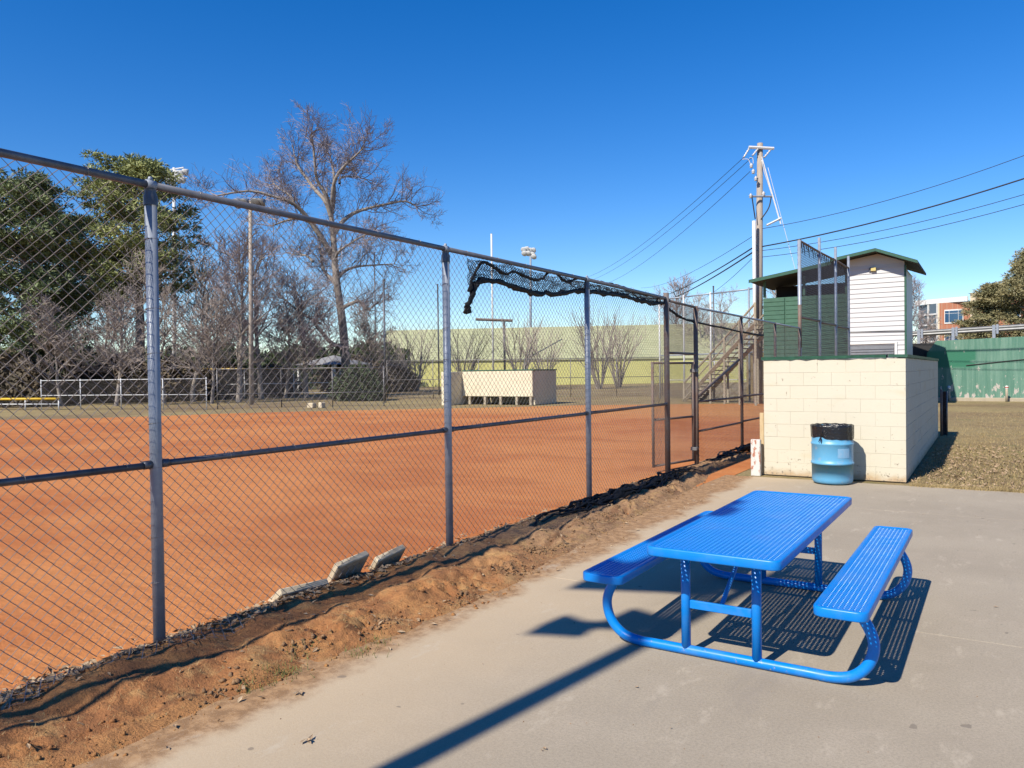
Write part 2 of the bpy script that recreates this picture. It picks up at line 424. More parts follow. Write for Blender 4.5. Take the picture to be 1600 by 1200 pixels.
# near fence along the pad
fence = thing('chain_link_fence', 'tall galvanised chain link fence beside the blue picnic table', 'fence', (FX, 2.878, 0))
inv = Vector((FX, 2.878, 0))
def L_(p): return tuple(Vector(p)-inv)
TOPZ, MIDZ = 2.92, 1.165
PY = [-3.26, -.19, 2.878, 5.949, 9.02, 11.93]
for i, y in enumerate(PY):
    r = .037 if i < 5 else .045
    zt = TOPZ-.075 if i < 5 else TOPZ+.06
    MB().tube([L_((FX, y, -.2)), L_((FX, y, zt))], r, 16).build('post', 'galv' if i < 5 else 'rusty_pipe', fence, True)
    if i < 5:
        cap = MB().lathe([(r*1.16, zt-.055), (r*1.16, zt), (r*.9, zt+.03), (.036, zt+.045)], 16, L_((FX, y, 0))).build('post_cap', 'rail_dark', fence, True)
        MB().tube([L_((FX, y-.03, TOPZ)), L_((FX, y+.03, TOPZ))], .031, 14).build('rail_loop', 'galv', cap, True)
        MB().lathe([(.0001, TOPZ+.055), (.012, TOPZ+.05), (.015, TOPZ+.035), (.009, TOPZ+.02)], 8, L_((FX, y, 0))).build('finial', 'galv', cap, True)
        for q in range(7): ring(fence, L_((FX-.004, y, .38+q*.36+.04*math.sin(q*3+i))), r+.003, .0022, 'z')
for i in range(len(PY)-1):
    y0, y1 = PY[i], PY[i+1]
    pipe('top_rail', fence, L_((FX, y0+.001, TOPZ)), L_((FX, y1-.001, TOPZ-(.0 if i < 4 else .03))), .0235, 'galv_rail', 14)
    pipe('middle_rail', fence, L_((FX, y0+.037, MIDZ)), L_((FX, y1-.037, MIDZ-.004)), .021, 'rail_dark' if i < 4 else 'rusty_pipe', 12)
    for e, s_ in ((y0, 1), (y1, -1)):
        MB().tube([L_((FX, e+s_*.036, MIDZ)), L_((FX, e+s_*.085, MIDZ))], .027, 12).build('rail_clamp', 'rail_dark', fence, True)
    mesh_panel(fence, L_((FX-.036, y0, 0)), L_((FX-.036, y1, 0)), .06, TOPZ-.012)
    for q in range(5):
        y = y0+.35+q*.58
        ring(fence, L_((FX-.006, y, TOPZ)), .028, .0022, 'y'); ring(fence, L_((FX-.006, y+.2, MIDZ)), .026, .0022, 'y')
# curled bottom of the mesh lying on the bank
CURL = chain_mesh2('curl', 2.2, .30, .0767, .0021, 'galv_old')
vs = [v.co.copy() for v in CURL.vertices]
for v, c in zip(CURL.vertices, vs):
    t = c.z/.30; x = FX-.03+.34*t+.05*math.sin(c.x*4+1); y = 1.15+c.x+.1*t
    v.co = Vector((x, y, max(berm_h(x, y)+.012+.03*math.sin(c.x*5)**2, .02)))-inv
o = link('mesh_skirt', CURL, fence); o['kind'] = 'stuff'

# hanging net on the fence top
net = thing('sports_net', 'torn black net bunched along the fence top rail', 'net', (FX-.02, 9, 2.7))
ninv = Vector((FX-.02, 9, 2.7))
LOW = smoothpath([onx(x, y, FX-.02) for x, y in [(729, 488), (738, 460), (746, 441), (760, 438), (790, 444), (830, 457), (870, 459), (905, 455), (935, 457), (975, 463), (1010, 472), (1036, 474)]], 5)
TOPG = smoothpath([onx(x, y, FX-.02) for x, y in [(733, 455), (745, 420), (757, 410), (775, 420), (790, 428), (805, 425), (825, 434), (845, 437), (858, 424), (870, 428), (885, 440), (905, 435), (930, 440), (965, 446), (1000, 458), (1038, 466)]], 4)
def wig(P, a, s_): return [Vector(p)+Vector((a*noise.noise((i*.7, s_, 0)), a*noise.noise((i*.7, s_, 5)), a*noise.noise((i*.7, s_, 9)))) for i, p in enumerate(P)]
def rope(parent, P, r, name, inv_, n=3):
    mb = MB()
    for q in range(n):
        PP = wig([Vector(p)-inv_ for p in P], r*1.6, q*3.1); mb.tube(PP, [r*(.75+.45*abs(noise.noise((i*.5, q, 2)))) for i in range(len(PP))], 6)
    return mb.build(name, 'black_net', parent, True)
rope(net, LOW, .030, 'bottom_rope', ninv); rope(net, TOPG, .017, 'gathered_rope', ninv, 3)
def lowz(y):
    P = LOW[8:]
    for a, c in zip(P, P[1:]):
        if a.y <= y <= c.y: return a.z+(c.z-a.z)*(y-a.y)/(c.y-a.y+1e-6)
    return P[-1].z if y > P[-1].y else P[0].z
mb = MB(); G = {}
NU, NV = 130, 8
for i in range(NU+1):
    y = 6.38+(11.88-6.38)*i/NU
    for j in range(NV+1):
        t = j/NV; zt = TOPZ-.03; zb = lowz(y)
        G[i, j] = Vector((FX-.045-.05*t*(1-t)*4*abs(noise.noise((y*1.3, t, 0)))+.02*noise.noise((y*6, t*3, 1)), y+.05*noise.noise((y*3, t*3, 2)), zt+(zb-zt)*t+.03*noise.noise((y*3, t*4, 4))))-ninv
for i in range(NU+1):
    for j in range(NV+1):
        for ii, jj in ((i+1, j+1), (i+1, j-1)):
            if (ii, jj) in G and ((i+j) % 2 == 0 or True) and R_.random() < .93: mb.tube([G[i, j], G[ii, jj]], .0046, 3, False)
o = mb.build('netting', 'black_net', net); o['kind'] = 'stuff'
# tail of the net after the gate post, along the next fence run
rope(net, smoothpath([Vector((FX-.02, 11.98, 2.76)), Vector((FX-.02, 12.7, 2.62)), Vector((FX-.02, 13.5, 2.58)), Vector((FX-.02, 16.2, 2.52)), Vector((FX-.02, 18.4, 2.50))], 7), .02, 'trailing_rope', ninv)

# gate and the next run of fence
fence2 = thing('chain_link_fence', 'chain link fence run with dark rusty posts between gate and backstop', 'fence', (FX, 13.4, 0))
inv = Vector((FX, 13.4, 0))
T2 = 2.84; QY = [13.4, 16.4, 19.45, 22.35]
for i, y in enumerate(QY): MB().tube([L_((FX, y, -.2)), L_((FX, y, T2+.02))], .042 if i == 0 else .032, 14).build('post', 'rusty_pipe', fence2, True)
pipe('gate_header', fence2, L_((FX, 11.98, T2+.02)), L_((FX, 13.36, T2)), .022, 'rusty_pipe')
pipe('gate_header', fence2, L_((FX, 11.98, 2.0)), L_((FX, 13.36, 2.0)), .022, 'rusty_pipe')
mesh_panel(fence2, L_((FX-.036, 11.98, 0)), L_((FX-.036, 13.36, 0)), 2.0, T2)
for i in range(3):
    y0, y1 = QY[i], QY[i+1]
    pipe('top_rail', fence2, L_((FX, y0, T2)), L_((FX, y1, T2)), .022, 'galv')
    pipe('middle_rail', fence2, L_((FX, y0, 1.14)), L_((FX, y1, 1.12)), .021, 'rusty_pipe'); pipe('lower_rail', fence2, L_((FX, y0, .60)), L_((FX, y1, .58)), .021, 'rusty_pipe')
    mesh_panel(fence2, L_((FX-.036, y0, 0)), L_((FX-.036, y1, 0)), .03, T2, CH_DARK)
pipe('brace', fence2, L_((FX-.05, 13.42, 1.17)), L_((FX-.05, 16.38, 1.92)), .028, 'rusty_pipe')
gate = thing('gate', 'narrow chain link gate standing ajar on rusty frame', 'gate', (FX-.03, 13.33, 0)); inv = Vector((FX-.03, 13.33, 0))
ga = Vector((FX-.03, 13.30, 0)); gb = Vector((-4.78, 12.12, 0))
for q, z0, z1 in ((ga, .08, 1.86), (gb, .08, 1.86)): pipe('stile', gate, L_(q+Vector((0, 0, z0))), L_(q+Vector((0, 0, z1))), .024, 'rusty_pipe')
for z in (.10, .88, 1.84): pipe('rail', gate, L_(ga+Vector((0, 0, z))), L_(gb+Vector((0, 0, z))), .020, 'rusty_pipe')
mesh_panel(gate, L_(ga), L_(gb), .10, 1.84)
for z in (.3, 1.7): MB().box(L_((FX-.07, 13.27, z-.03)), L_((FX+.045, 13.37, z+.03)), .005).build('hinge', 'galv_old', gate)

# net heaped at the foot of the fence
def heap(name, label, ya, yb, xa, r, n, seed, h=.10):
    t = thing(name, label, 'net', (FX+.1, ya, 0)); iv = Vector((FX+.1, ya, 0)); rr = random.Random(seed)
    for q in range(n):
        P = []; ph = rr.random()*9; steps = int((yb-ya)/.07)
        s0 = rr.uniform(0, .25); s1 = rr.uniform(.75, 1)
        for i in range(steps+1):
            u = s0+(s1-s0)*i/steps; y = ya+(yb-ya)*u; x = FX+xa+.30*noise.noise((y*1.2, q*2.7, seed))+.05*noise.noise((y*6, q, seed))
            bw = max(0, math.sin(math.pi*u))
            P.append(Vector((x, y, max(0, berm_h(x, y))+.01+h*bw*abs(noise.noise((y*2.1, q*3.3, 5)))))-iv)
        rad_ = [r*(.5+.9*abs(noise.noise((i*.45, q, 8))))*(.3+.7*math.sin(math.pi*i/steps)) for i in range(steps+1)]
        MB().tube(P, rad_, 6).build('fold', 'black_net', t, True)
    return t
heap('fallen_net', 'heap of black net and stand-in net shadow on the bank before the gate', 6.9, 12.6, .30, .030, 15, 3, .13)  # real heap, lengthened so its black folds also stand for the hanging net's shadow
heap('fallen_net', 'strip of black net along fence foot behind the gate', 13.5, 19, .12, .035, 7, 6, .14)

# ================================================================== PICNIC TABLE
TC = Vector((-1.281, 5.246, 0)); TR = -.0114
table = thing('picnic_table', 'bright blue coated metal picnic table with two attached benches', 'picnic table', TC, TR)
def perforated(w, l, rows, cols, t=.011, bord=.022):
    """sheet of slot cells (local, centred), z=0 top"""
    mb = MB(); cw = (w-2*bord)/rows; cl = (l-2*bord)/cols
    hx, hy = cw*.165, cl*.36
    hole = [(-hx, -hy*.55), (-hx*.45, -hy), (hx*.45, -hy), (hx, -hy*.55), (hx, hy*.55), (hx*.45, hy), (-hx*.45, hy), (-hx, hy*.55)]
    out = [(-.5, -.30), (-.28, -.5), (.28, -.5), (.5, -.30), (.5, .30), (.28, .5), (-.28, .5), (-.5, .30)]
    cor = {0: (-.5, -.5), 2: (.5, -.5), 4: (.5, .5), 6: (-.5, .5)}
    for i in range(rows):
        cx = -w/2+bord+cw*(i+.5); off = 0 if i % 2 else .5
        for j in range(cols):
            cy = -l/2+bord+cl*(j+.5+(off if j < cols-1 or not off else off))
            cut = 1.0
            if off and j == cols-1: cy = -l/2+bord+cl*(j+.75); cut = .5
            if off and j == 0:
                y0 = -l/2+bord; mb.quad((cx-cw/2, y0, 0), (cx+cw/2, y0, 0), (cx+cw/2, y0+cl/2, 0), (cx-cw/2, y0+cl/2, 0))
            if cut < 1:
                y0 = cy-cl/4; mb.quad((cx-cw/2, y0, 0), (cx+cw/2, y0, 0), (cx+cw/2, y0+cl/2, 0), (cx-cw/2, y0+cl/2, 0)); continue
            b0 = len(mb.V)
            mb.V += [(cx+x*cw, cy+y*cl, 0) for x, y in out]
            mb.V += [(cx+x*1.25, cy+y*1.12, -.0006) for x, y in hole]
            mb.V += [(cx+x, cy+y, -.0028) for x, y in hole]
            mb.V += [(cx+x*1.1, cy+y*1.05, -t) for x, y in hole]
            for a in range(8):
                c = (a+1) % 8
                for lev in (0, 8, 16): mb.F.append((b0+lev+a, b0+lev+c, b0+lev+8+c, b0+lev+8+a))
            for k, (p0, p1) in enumerate(((0, 1), (2, 3), (4, 5), (6, 7))):
                q = len(mb.V); cx_, cy_ = cor[p0]; mb.V.append((cx+cx_*cw, cy+cy_*cl, 0)); mb.F.append((b0+p0, q, b0+p1))
    return mb
def rrect(w, l, r, n=6):
    P = []
    for (sx, sy, a0) in ((1, -1, -90), (1, 1, 0), (-1, 1, 90), (-1, -1, 180)):
        for i in range(n+1):
            a = rad(a0+90*i/n); P.append((sx*(w/2-r)+r*math.cos(a), sy*(l/2-r)+r*math.sin(a)))
    return P
def rim(w, l, r, depth, bord):
    """rolled edge: profile swept around a rounded rectangle; (inset, z)"""
    prof = [(bord+.006, -.0015), (bord-.002, .003), (bord-.010, .005), (.006, .005), (.002, .003), (0, -.002), (0, -depth+.006), (.003, -depth), (.014, -depth), (.016, -depth+.006), (.016, -.012), (bord+.004, -.012)]
    V = []; F = []; n = None
    for ins, z in prof:
        rr = max(.003, r-ins); P = rrect(w-2*ins, l-2*ins, rr); n = len(P); V += [(x, y, z) for x, y in P]
    for k in range(len(prof)-1):
        for i in range(n): j = (i+1) % n; F.append((k*n+i, k*n+n+i, k*n+n+j, k*n+j)[::-1])
    return V, F
TW, TL, TZ, BZ, BO, BW = .753, 2.34, .705, .50, .53, .263
def board(name, w, l, rows, cols, cx, z, r, depth):
    p = perforated(w, l, rows, cols, bord=.030).build(name, 'blue_coat', table, False, (cx, 0, z))
    V, F = rim(w, l, r, depth, .030); e = obj('rolled_edge', V, F, 'blue_coat', p, True)
    for y in (-l*.36, 0, l*.36): MB().box((-w/2+.017, y-.018, -.034), (w/2-.017, y+.018, -.009), .003).build('cross_bar', 'blue_coat', p)
    MB().box((-.016, -l/2+.02, -.050), (.016, l/2-.02, -.0355), .003).build('centre_bar', 'blue_coat', p)
board('table_top', TW, TL, 25, 82, 0, TZ, .055, .048)
for s_ in (-1, 1): board('bench_seat', BW, TL, 8, 82, s_*(BO+BW/2), BZ, .055, .045)
for fy in (-.83, .93):
    xb = BO+BW/2
    half = [(xb-.03, BZ-.05), (xb-.01, BZ-.07), (xb+.045, .40), (xb+.10, .31), (xb+.115, .225), (xb+.085, .13), (xb+.01, .058), (xb-.09, .032), (xb-.2, .031)]
    P = smoothpath([(-x, fy, z) for x, z in half], 4) + smoothpath([(x, fy, z) for x, z in half[::-1]], 4)
    fr = MB().tube(P, .030, 16).build('leg_frame', 'blue_coat', table, True)
    for ux in (-.255, .165): MB().tube([(ux, fy, .035), (ux, fy, TZ-.035)], .028, 16).build('upright', 'blue_coat', fr, True)
    MB().box((-.228, fy-.012, .285), (.138, fy+.012, .335), .004).build('cross_brace', 'blue_coat', fr)
    dy = .62 if fy < 0 else -.62
    MB().tube([(-.045, fy, .31), (-.045, fy+dy, TZ-.05)], .014, 10).build('diagonal_brace', 'blue_coat', fr, True)
    for s_ in (-1, 1): MB().box((s_*xb-.11, fy-.025, BZ-.058), (s_*xb+.11, fy+.025, BZ-.0505), .002).build('seat_plate', 'blue_coat', fr)

# ================================================================== BLOCK DUGOUT
DX0, DX1, DY0, DY1 = -3.085, -1.027, 12.66, 21.1
dug = thing('block_dugout', 'cream painted concrete block dugout beside the concrete pad', 'dugout', (DX0, DY0, 0))
inv = Vector((DX0, DY0, 0)); CB = .2055; TH = .2
def block_mesh(l, tag_):
    me = bpy.data.meshes.new('block'); q = MB().box((0, 0, 0), (l, TH, CB-.0018), .0025); me.from_pydata(q.V, [], q.F); me.materials.append(MATS['cream_block']); me.update(); return me
BL = .4116; FULL = block_mesh(BL-.0006, 'f'); HALF = block_mesh(BL/2-.0006, 'h')
rb = random.Random(4)
def course_wall(orig, rot, length, first):
    n = round(length/BL)
    for c in range(9):
        x = 0; items = []
        if (c+first) % 2: items.append(HALF); rest = n-1; tail = True
        else: rest = n; tail = False
        seq = ([('h', HALF)] if tail else []) + [('f', FULL)]*rest + ([('h', HALF)] if tail else [])
        for kd, me in seq:
            o = link('block', me, dug); d = Matrix.Rotation(rot, 3, 'Z') @ Vector((x+.0006, 0, 0))
            j = rb.uniform(-.002, .002); nrm = Matrix.Rotation(rot, 3, 'Z') @ Vector((0, j, 0))
            o.location = Vector(orig)-inv+d+nrm+Vector((0, 0, .004+c*CB)); o.rotation_euler = (rb.uniform(-.003, .003), 0, rot+rb.uniform(-.003, .003))
            x += BL if kd == 'f' else BL/2
course_wall((DX0, DY0, 0), 0, DX1-DX0, 0)
nside = int((DY1-DY0-TH)/BL); ylen = nside*BL
course_wall((DX1, DY0+TH+.006, 0), math.pi/2, ylen, 1)
yend = DY0+TH+.006+ylen
MB().box(L_((DX0+.004, DY0+.004, 0)), L_((DX1-.004, DY0+TH-.008, 1.846))).build('mortar', 'mortar_cream', dug)
MB().box(L_((DX1-TH+.008, DY0+TH-.006, 0)), L_((DX1-.008, yend-.01, 1.845))).build('mortar', 'mortar_cream', dug)
MB().box(L_((DX0, yend+.002, 0)), L_((DX1, yend+TH, 1.85)), .006).build('end_wall', 'cream_block', dug)
def coping(a, b_, n, nm):
    mb = MB(); a = Vector(a); b_ = Vector(b_); d = (b_-a); t = d.normalized(); s_ = Vector((-t.y, t.x, 0)); b0 = 0
    for i in range(n+1):
        p = a+d*i/n; w = .014*noise.noise((i*.6, 1, 2)); e = .018*noise.noise((i*.5, 5, 2))
        for o_, z in ((-.022, -.030+w), (-.030, .016+w*.3), (.23, .020), (.23, -.02)):
            q = p+s_*(o_-(e if o_ < 0 else 0)); mb.V.append((q.x, q.y, q.z+z+.04))
    for i in range(n):
        for k in range(4): A = i*4+k; B = i*4+(k+1) % 4; mb.F.append((A, B, B+4, A+4))
    mb.F.append((0, 1, 2, 3)); mb.F.append((n*4+3, n*4+2, n*4+1, n*4)); return mb.build(nm, 'green_trim', dug)
coping(L_((DX0-.03, DY0, 1.85)), L_((DX1-.26, DY0, 1.85)), 24, 'coping')
coping(L_((DX1, DY0-.02, 1.848)), L_((DX1, DY1+.1, 1.848)), 44, 'coping')
MB().box(L_((DX1-.8, DY0+.6, .42)), L_((DX1-.42, yend-.4, .46)), .004).build('bench_plank', 'pine_board', dug)
# remnant of fence behind the dugout corner
ff = thing('fence_stub', 'short dark slatted chain link stub behind the dugout corner', 'fence', (-.97, 21.6, 0)); inv = Vector((-.97, 21.6, 0))
pipe('post', ff, L_((-.97, 21.6, 0)), L_((-.97, 21.6, 1.15)), .03, 'rusty_pipe'); pipe('post', ff, L_((-.86, 21.75, 0)), L_((-.86, 21.75, 1.1)), .022, 'galv_old')
mesh_panel(ff, L_((-.97, 21.6, 0)), L_((-.86, 21.75, 0)), .02, 1.1, CH_BLACK)

# ================================================================== BARREL
bx, by = -1.965, 12.13
bar = thing('trash_barrel', 'sky blue plastic drum trash can against the block dugout', 'trash can', (bx, by, 0), .0)
prof = [(.001, .012), (.24, .012), (.262, .018), (.278, .04), (.285, .075), (.288, .30)]
for zr in (.315, .60):
    prof += [(.289, zr-.022), (.297, zr-.014), (.300, zr), (.297, zr+.012), (.288, zr+.02), (.288, zr+.06)]
prof += [(.286, .70), (.283, .78), (.282, .855), (.276, .858), (.274, .80), (.274, .3)]
bd = MB().lathe(prof, 56).build('drum', 'barrel_blue', bar, True)
V = []; F = []; a0 = rad(-66)
for i in range(9):
    for j in range(2):
        a = a0+i*rad(4.6); V.append((.2905*math.cos(a), .2905*math.sin(a), .40+j*.14))
for i in range(8): F.append((2*i, 2*i+2, 2*i+3, 2*i+1))
obj('paper_label', V, F, 'label_paper', bd, True)
def bw(a, i, z):
    k = .0035*math.sin(a*17+z*9)+.004*noise.noise((math.cos(a)*5, math.sin(a)*5, z*6)); return k
def bagz(a): return .680-.018*math.cos(a+.3)+.005*math.sin(5*a)+.004*math.sin(9*a+1)
mb = MB(); K = 72; rows = 10
for i in range(rows+1):
    t = i/rows
    for j in range(K):
        a = 2*math.pi*j/K; zb = bagz(a); z = zb+(.868-zb)*t; kn = math.exp(-((math.atan2(math.sin(a-rad(-112)), math.cos(a-rad(-112))))/.30)**2)*(1-t)
        r = .294+bw(a, i, z)-.003*kn+.006*t; z2 = z+.02*kn
        mb.V.append((r*math.cos(a), r*math.sin(a), z2))
for ins, z in ((.292, .876), (.280, .874), (.262, .84), (.25, .70), (.22, .45), (.001, .40)):
    for j in range(K):
        a = 2*math.pi*j/K; r = max(.001, ins+bw(a, 1, z)*1.6); mb.V.append((r*math.cos(a), r*math.sin(a), z+.004*math.sin(a*13)))
for i in range(rows+6):
    for j in range(K): A = i*K+j; B = i*K+(j+1) % K; mb.F.append((A, B, B+K, A+K))
bag = mb.build('bin_liner', 'bag_black', bar, True)
ka = rad(-112); kc = Vector((.297*math.cos(ka), .297*math.sin(ka), .715))
mb = MB()
for q in range(6):
    an = -.9+q*.42; e = kc+Vector((.12*math.cos(an)*math.cos(ka+1.57), .12*math.cos(an)*math.sin(ka+1.57), .10*abs(math.sin(an))+.02)); e2 = e.copy(); rr = math.hypot(e.x, e.y); e2.x *= .299/rr; e2.y *= .299/rr
    mb.tube([kc, (kc+e2)/2*1.004, e2], [.008, .006, .002], 5)
mb.tube([kc, kc+Vector((-.015, -.012, -.05)), kc+Vector((-.03, -.008, -.085))], [.009, .008, .004], 5); mb.tube([kc, kc+Vector((.012, -.012, -.06)), kc+Vector((.006, -.008, -.11))], [.009, .007, .003], 5)
mb.build('knot', 'bag_black', bag, True)

# boards leaning at the wall corner
p = thing('wooden_stake', 'bare pale wooden stake leaning at the dugout corner', 'stake', (-3.125, 12.70, 0))
MB().box((-.035, -.016, 0), (.03, .016, 1.0), .003).build('plank', 'pine_board', p)
p = thing('painted_post', 'short post with peeling white paint at the dugout corner', 'post', (-3.19, 12.56, 0))
MB().box((-.075, -.045, -.02), (.075, .045, .575), .01).build('timber', 'peel_paint', p)

# bases leaning on the fence
def base_slab(label, pa, pb, tilt, sz=.40):
    a, c = onx(*pa, FX-.05), onx(*pb, FX-.05); L = max(.3, (c-a).length)
    o = MB().box((-sz, -L/2, -.055), (0, L/2, 0), .008).build('base', 'old_base')
    m_ = (a+c)/2+Vector((0, 0, .035)); o.location = m_; dr = math.atan2(c.z-a.z, c.y-a.y)
    o.rotation_mode = 'QUATERNION'; o.rotation_quaternion = (Matrix.Rotation(-.12, 4, 'Z') @ Matrix.Rotation(dr, 4, 'X') @ Matrix.Rotation(-tilt, 4, 'Y')).to_quaternion(); tag(o, label, 'base', 'old bases leaning on the fence')
base_slab('dirty white base lowest and nearest of three at fence foot', (440, 928), (508, 909), rad(36), .40)
base_slab('white base in the middle of three leaning on the fence', (525, 887), (570, 865), rad(50), .46)
base_slab('white base farthest of three, nearest the second fence post', (588, 877), (627, 855), rad(50), .46)

# ================================================================== BACKSTOP, TOWER
bs = thing('backstop', 'tall backstop screen of dark mesh on pipes before the white tower', 'backstop', (FX, 22.4, 0)); inv = Vector((FX, 22.4, 0))
BYS = [22.4, 25.4, 28.4, 31.3]; bz = [5.3, 5.35, 5.45, 5.5]
for i, y in enumerate(BYS):
    MB().tube([L_((FX, y, -.1)), L_((FX, y, bz[i]+(.0 if i == 0 else .45))) ], .05 if i == 0 else .045, 12).build('post', 'galv', bs, True)
MB().tube([L_((FX, 22.4, 2.3)), L_((FX, 22.4, 3.5))], .052, 12).build('rust_band', 'rusty_pipe', bs, True)
for i in range(3):
    for z0, z1, nm in ((bz[i], bz[i+1], 'top_rail'), (3.15, 3.2, 'middle_rail')):
        pipe(nm, bs, L_((FX, BYS[i], z0)), L_((FX, BYS[i+1], z1)), .032, 'rusty_pipe')
    mesh_panel(bs, L_((FX-.05, BYS[i], 0)), L_((FX-.05, BYS[i+1], 0)), .05, bz[i], CH_BLACK)
for q in range(26):
    y = 22.6+q*.33; zz = 5.3+.02*q/2; MB().tube([L_((FX-.05, y, zz)), L_((FX-.02, y+.05, zz-.12-.25*R_.random()))], [.02, .006], 5).build('net_scrap', 'black_net', bs)
# far wing of the backstop
wing = thing('backstop_wing', 'far wing of the backstop with pale pipes beyond the gate', 'backstop', tuple(pt(1240, 560, 38)[:2])+(0,)); inv = Vector(wing.location)
WP = [(1240, 437, 38), (1170, 452, 40), (1110, 459, 42.5), (1068, 464, 44.5), (1030, 468, 46)]
tops = [pt(*w) for w in WP]
for i, t in enumerate(tops):
    MB().tube([L_((t.x, t.y, 0)), L_((t.x, t.y, t.z+.1))], .05, 10).build('post', 'white_metal' if i != 1 else 'galv', wing, True)
for a, c in zip(tops, tops[1:]):
    pipe('top_rail', wing, L_(a), L_(c), .04, 'galv'); pipe('middle_rail', wing, L_((a.x, a.y, 2.6)), L_((c.x, c.y, 2.6)), .035, 'galv')
    mesh_panel(wing, L_(a), L_(c), 0.05, min(a.z, c.z)-inv.z, CH_DARK)

TY = 36.0
tw = thing('scorers_tower', 'white sided scorers tower with low gable roof and green lean-to', 'building', (-5.14, TY, 0)); inv = Vector((-5.14, TY, 0))
wx0, wx1 = -5.14, -2.95; rx, rzz = -3.97, 6.62
# front wall boards (clapboards), each tilted
shx0, shx1, shz = -5.08, -3.33, 2.72
z = 0.0; bh = .205; i = 0
def rfz(x): return rzz-.05-abs(x-rx)*(.155 if x < rx else .40)
while z < 6.5:
    z1 = z+bh
    segs = [(wx0, wx1)] if z1 > shz+.1 else [(shx1, wx1)]
    zt = min(z1, 6.1)
    if z < 6.05:
        for a, c in segs: MB().prism([(0, 0)], 0, 0) if False else obj('siding_board', [L_((a, TY-.034, z)), L_((c, TY-.034, z)), L_((c, TY-.004, zt+.01)), L_((a, TY-.004, zt+.01)), L_((a, TY, z)), L_((c, TY, z)), L_((c, TY+.02, zt+.01)), L_((a, TY+.02, zt+.01))], [(0,1,2,3),(4,7,6,5),(0,4,5,1),(3,2,6,7),(0,3,7,4),(1,5,6,2)], 'white_siding', tw)
    z = z1
MB().prism([(a-inv.x, b_) for a, b_ in ((wx0, 5.95), (wx1, 5.95), (wx1, rfz(wx1)), (rx, rfz(rx)), (wx0, rfz(wx0)))], -.003, .03).build('gable', 'white_siding', tw)
MB().box(L_((wx0, TY+.03, 0)), L_((wx1, TY+4, 5.95))).build('wall', 'white_siding', tw)
MB().box(L_((wx1-.005, TY-.04, 0)), L_((wx1+.075, TY+.04, 6.0)), .004).build('corner_trim', 'green_trim', tw)
sh = MB().box(L_((shx0, TY-.012, .6)), L_((shx1, TY+.028, shz))).build('shutter_box', 'shutter', tw)
for k in range(18): MB().box(L_((shx0+.03, TY-.045, .62+k*.11)), L_((shx1-.03, TY-.013, .71+k*.11)), .012).build('shutter_slat', 'shutter', sh)
MB().box(L_((shx0-.06, TY-.09, shz)), L_((shx1+.1, TY-.025, shz+.09)), .005).build('shutter_hood', 'trim_white', tw)
MB().box(L_((shx1+.003, TY-.09, .6)), L_((shx1+.10, TY-.025, shz-.002)), .005).build('jamb', 'trim_white', tw)
# roof: right slope, left slope that runs down over the lean-to
def slab(x0, z0, x1, z1, ya, yb, t, nm, mat, par):
    return MB().prism([(x0-inv.x, z0), (x1-inv.x, z1), (x1-inv.x, z1+t), (x0-inv.x, z0+t)], ya-TY, yb-TY).build(nm, mat, par)
roof = slab(rx, rzz, -2.41, 5.98, TY-.75, TY+4.5, .10, 'roof', 'roof_dark', tw)
slab(-5.75, 6.32, rx-.003, rzz, TY-.75, TY+4.5, .10, 'roof', 'roof_dark', tw)
slab(rx, rzz-.03, -2.40, 5.95, TY-.79, TY-.755, .13, 'fascia', 'green_trim', roof); slab(-5.76, 6.30, rx-.003, rzz-.03, TY-.79, TY-.755, .13, 'fascia', 'green_trim', roof)
fl = MB().box(L_((-4.22, TY-.16, 5.84)), L_((-4.02, TY-.03, 5.99)), .01).build('flood_lamp', 'lamp_amber', tw)
MB().box(L_((-4.30, TY-.10, 5.82)), L_((-4.225, TY-.026, 6.0)), .01).build('lamp_bracket', 'rail_dark', fl)
MB().tube([L_((wx1+.02, TY-.05, 3.22)), L_((wx0-.3, TY-.06, 3.28))], .015, 5).build('service_cable', 'wire_black', tw)
# lean-to
lx0, lx1 = -8.85, -5.2; ly = TY+.35
lt = MB().box(L_((lx0, ly+.05, 0)), L_((lx1-.03, ly+3.2, 5.0))).build('lean_to_wall', 'green_siding', tw)
z = 2.0
while z < 4.95:
    for a, c in ((lx0, -7.9), (-7.86, -6.5), (-6.46, lx1)): MB().box(L_((a, ly, z)), L_((c, ly+.045, z+.19)), .012).build('siding_board', 'green_siding', tw)
    z += .2
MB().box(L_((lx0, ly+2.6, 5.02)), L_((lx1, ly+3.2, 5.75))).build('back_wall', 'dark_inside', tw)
for a in (lx0, -7.1, lx1-.12): MB().box(L_((a, ly, 5.02)), L_((a+.11, ly+.11, 5.9)), .005).build('roof_post', 'green_siding', tw)
slab(-9.3, 5.72, -5.77, 6.26, TY-.35, TY+4.2, .10, 'roof', 'roof_dark', tw); slab(-9.32, 5.68, -5.78, 6.22, TY-.39, TY-.355, .15, 'fascia', 'green_trim', tw)

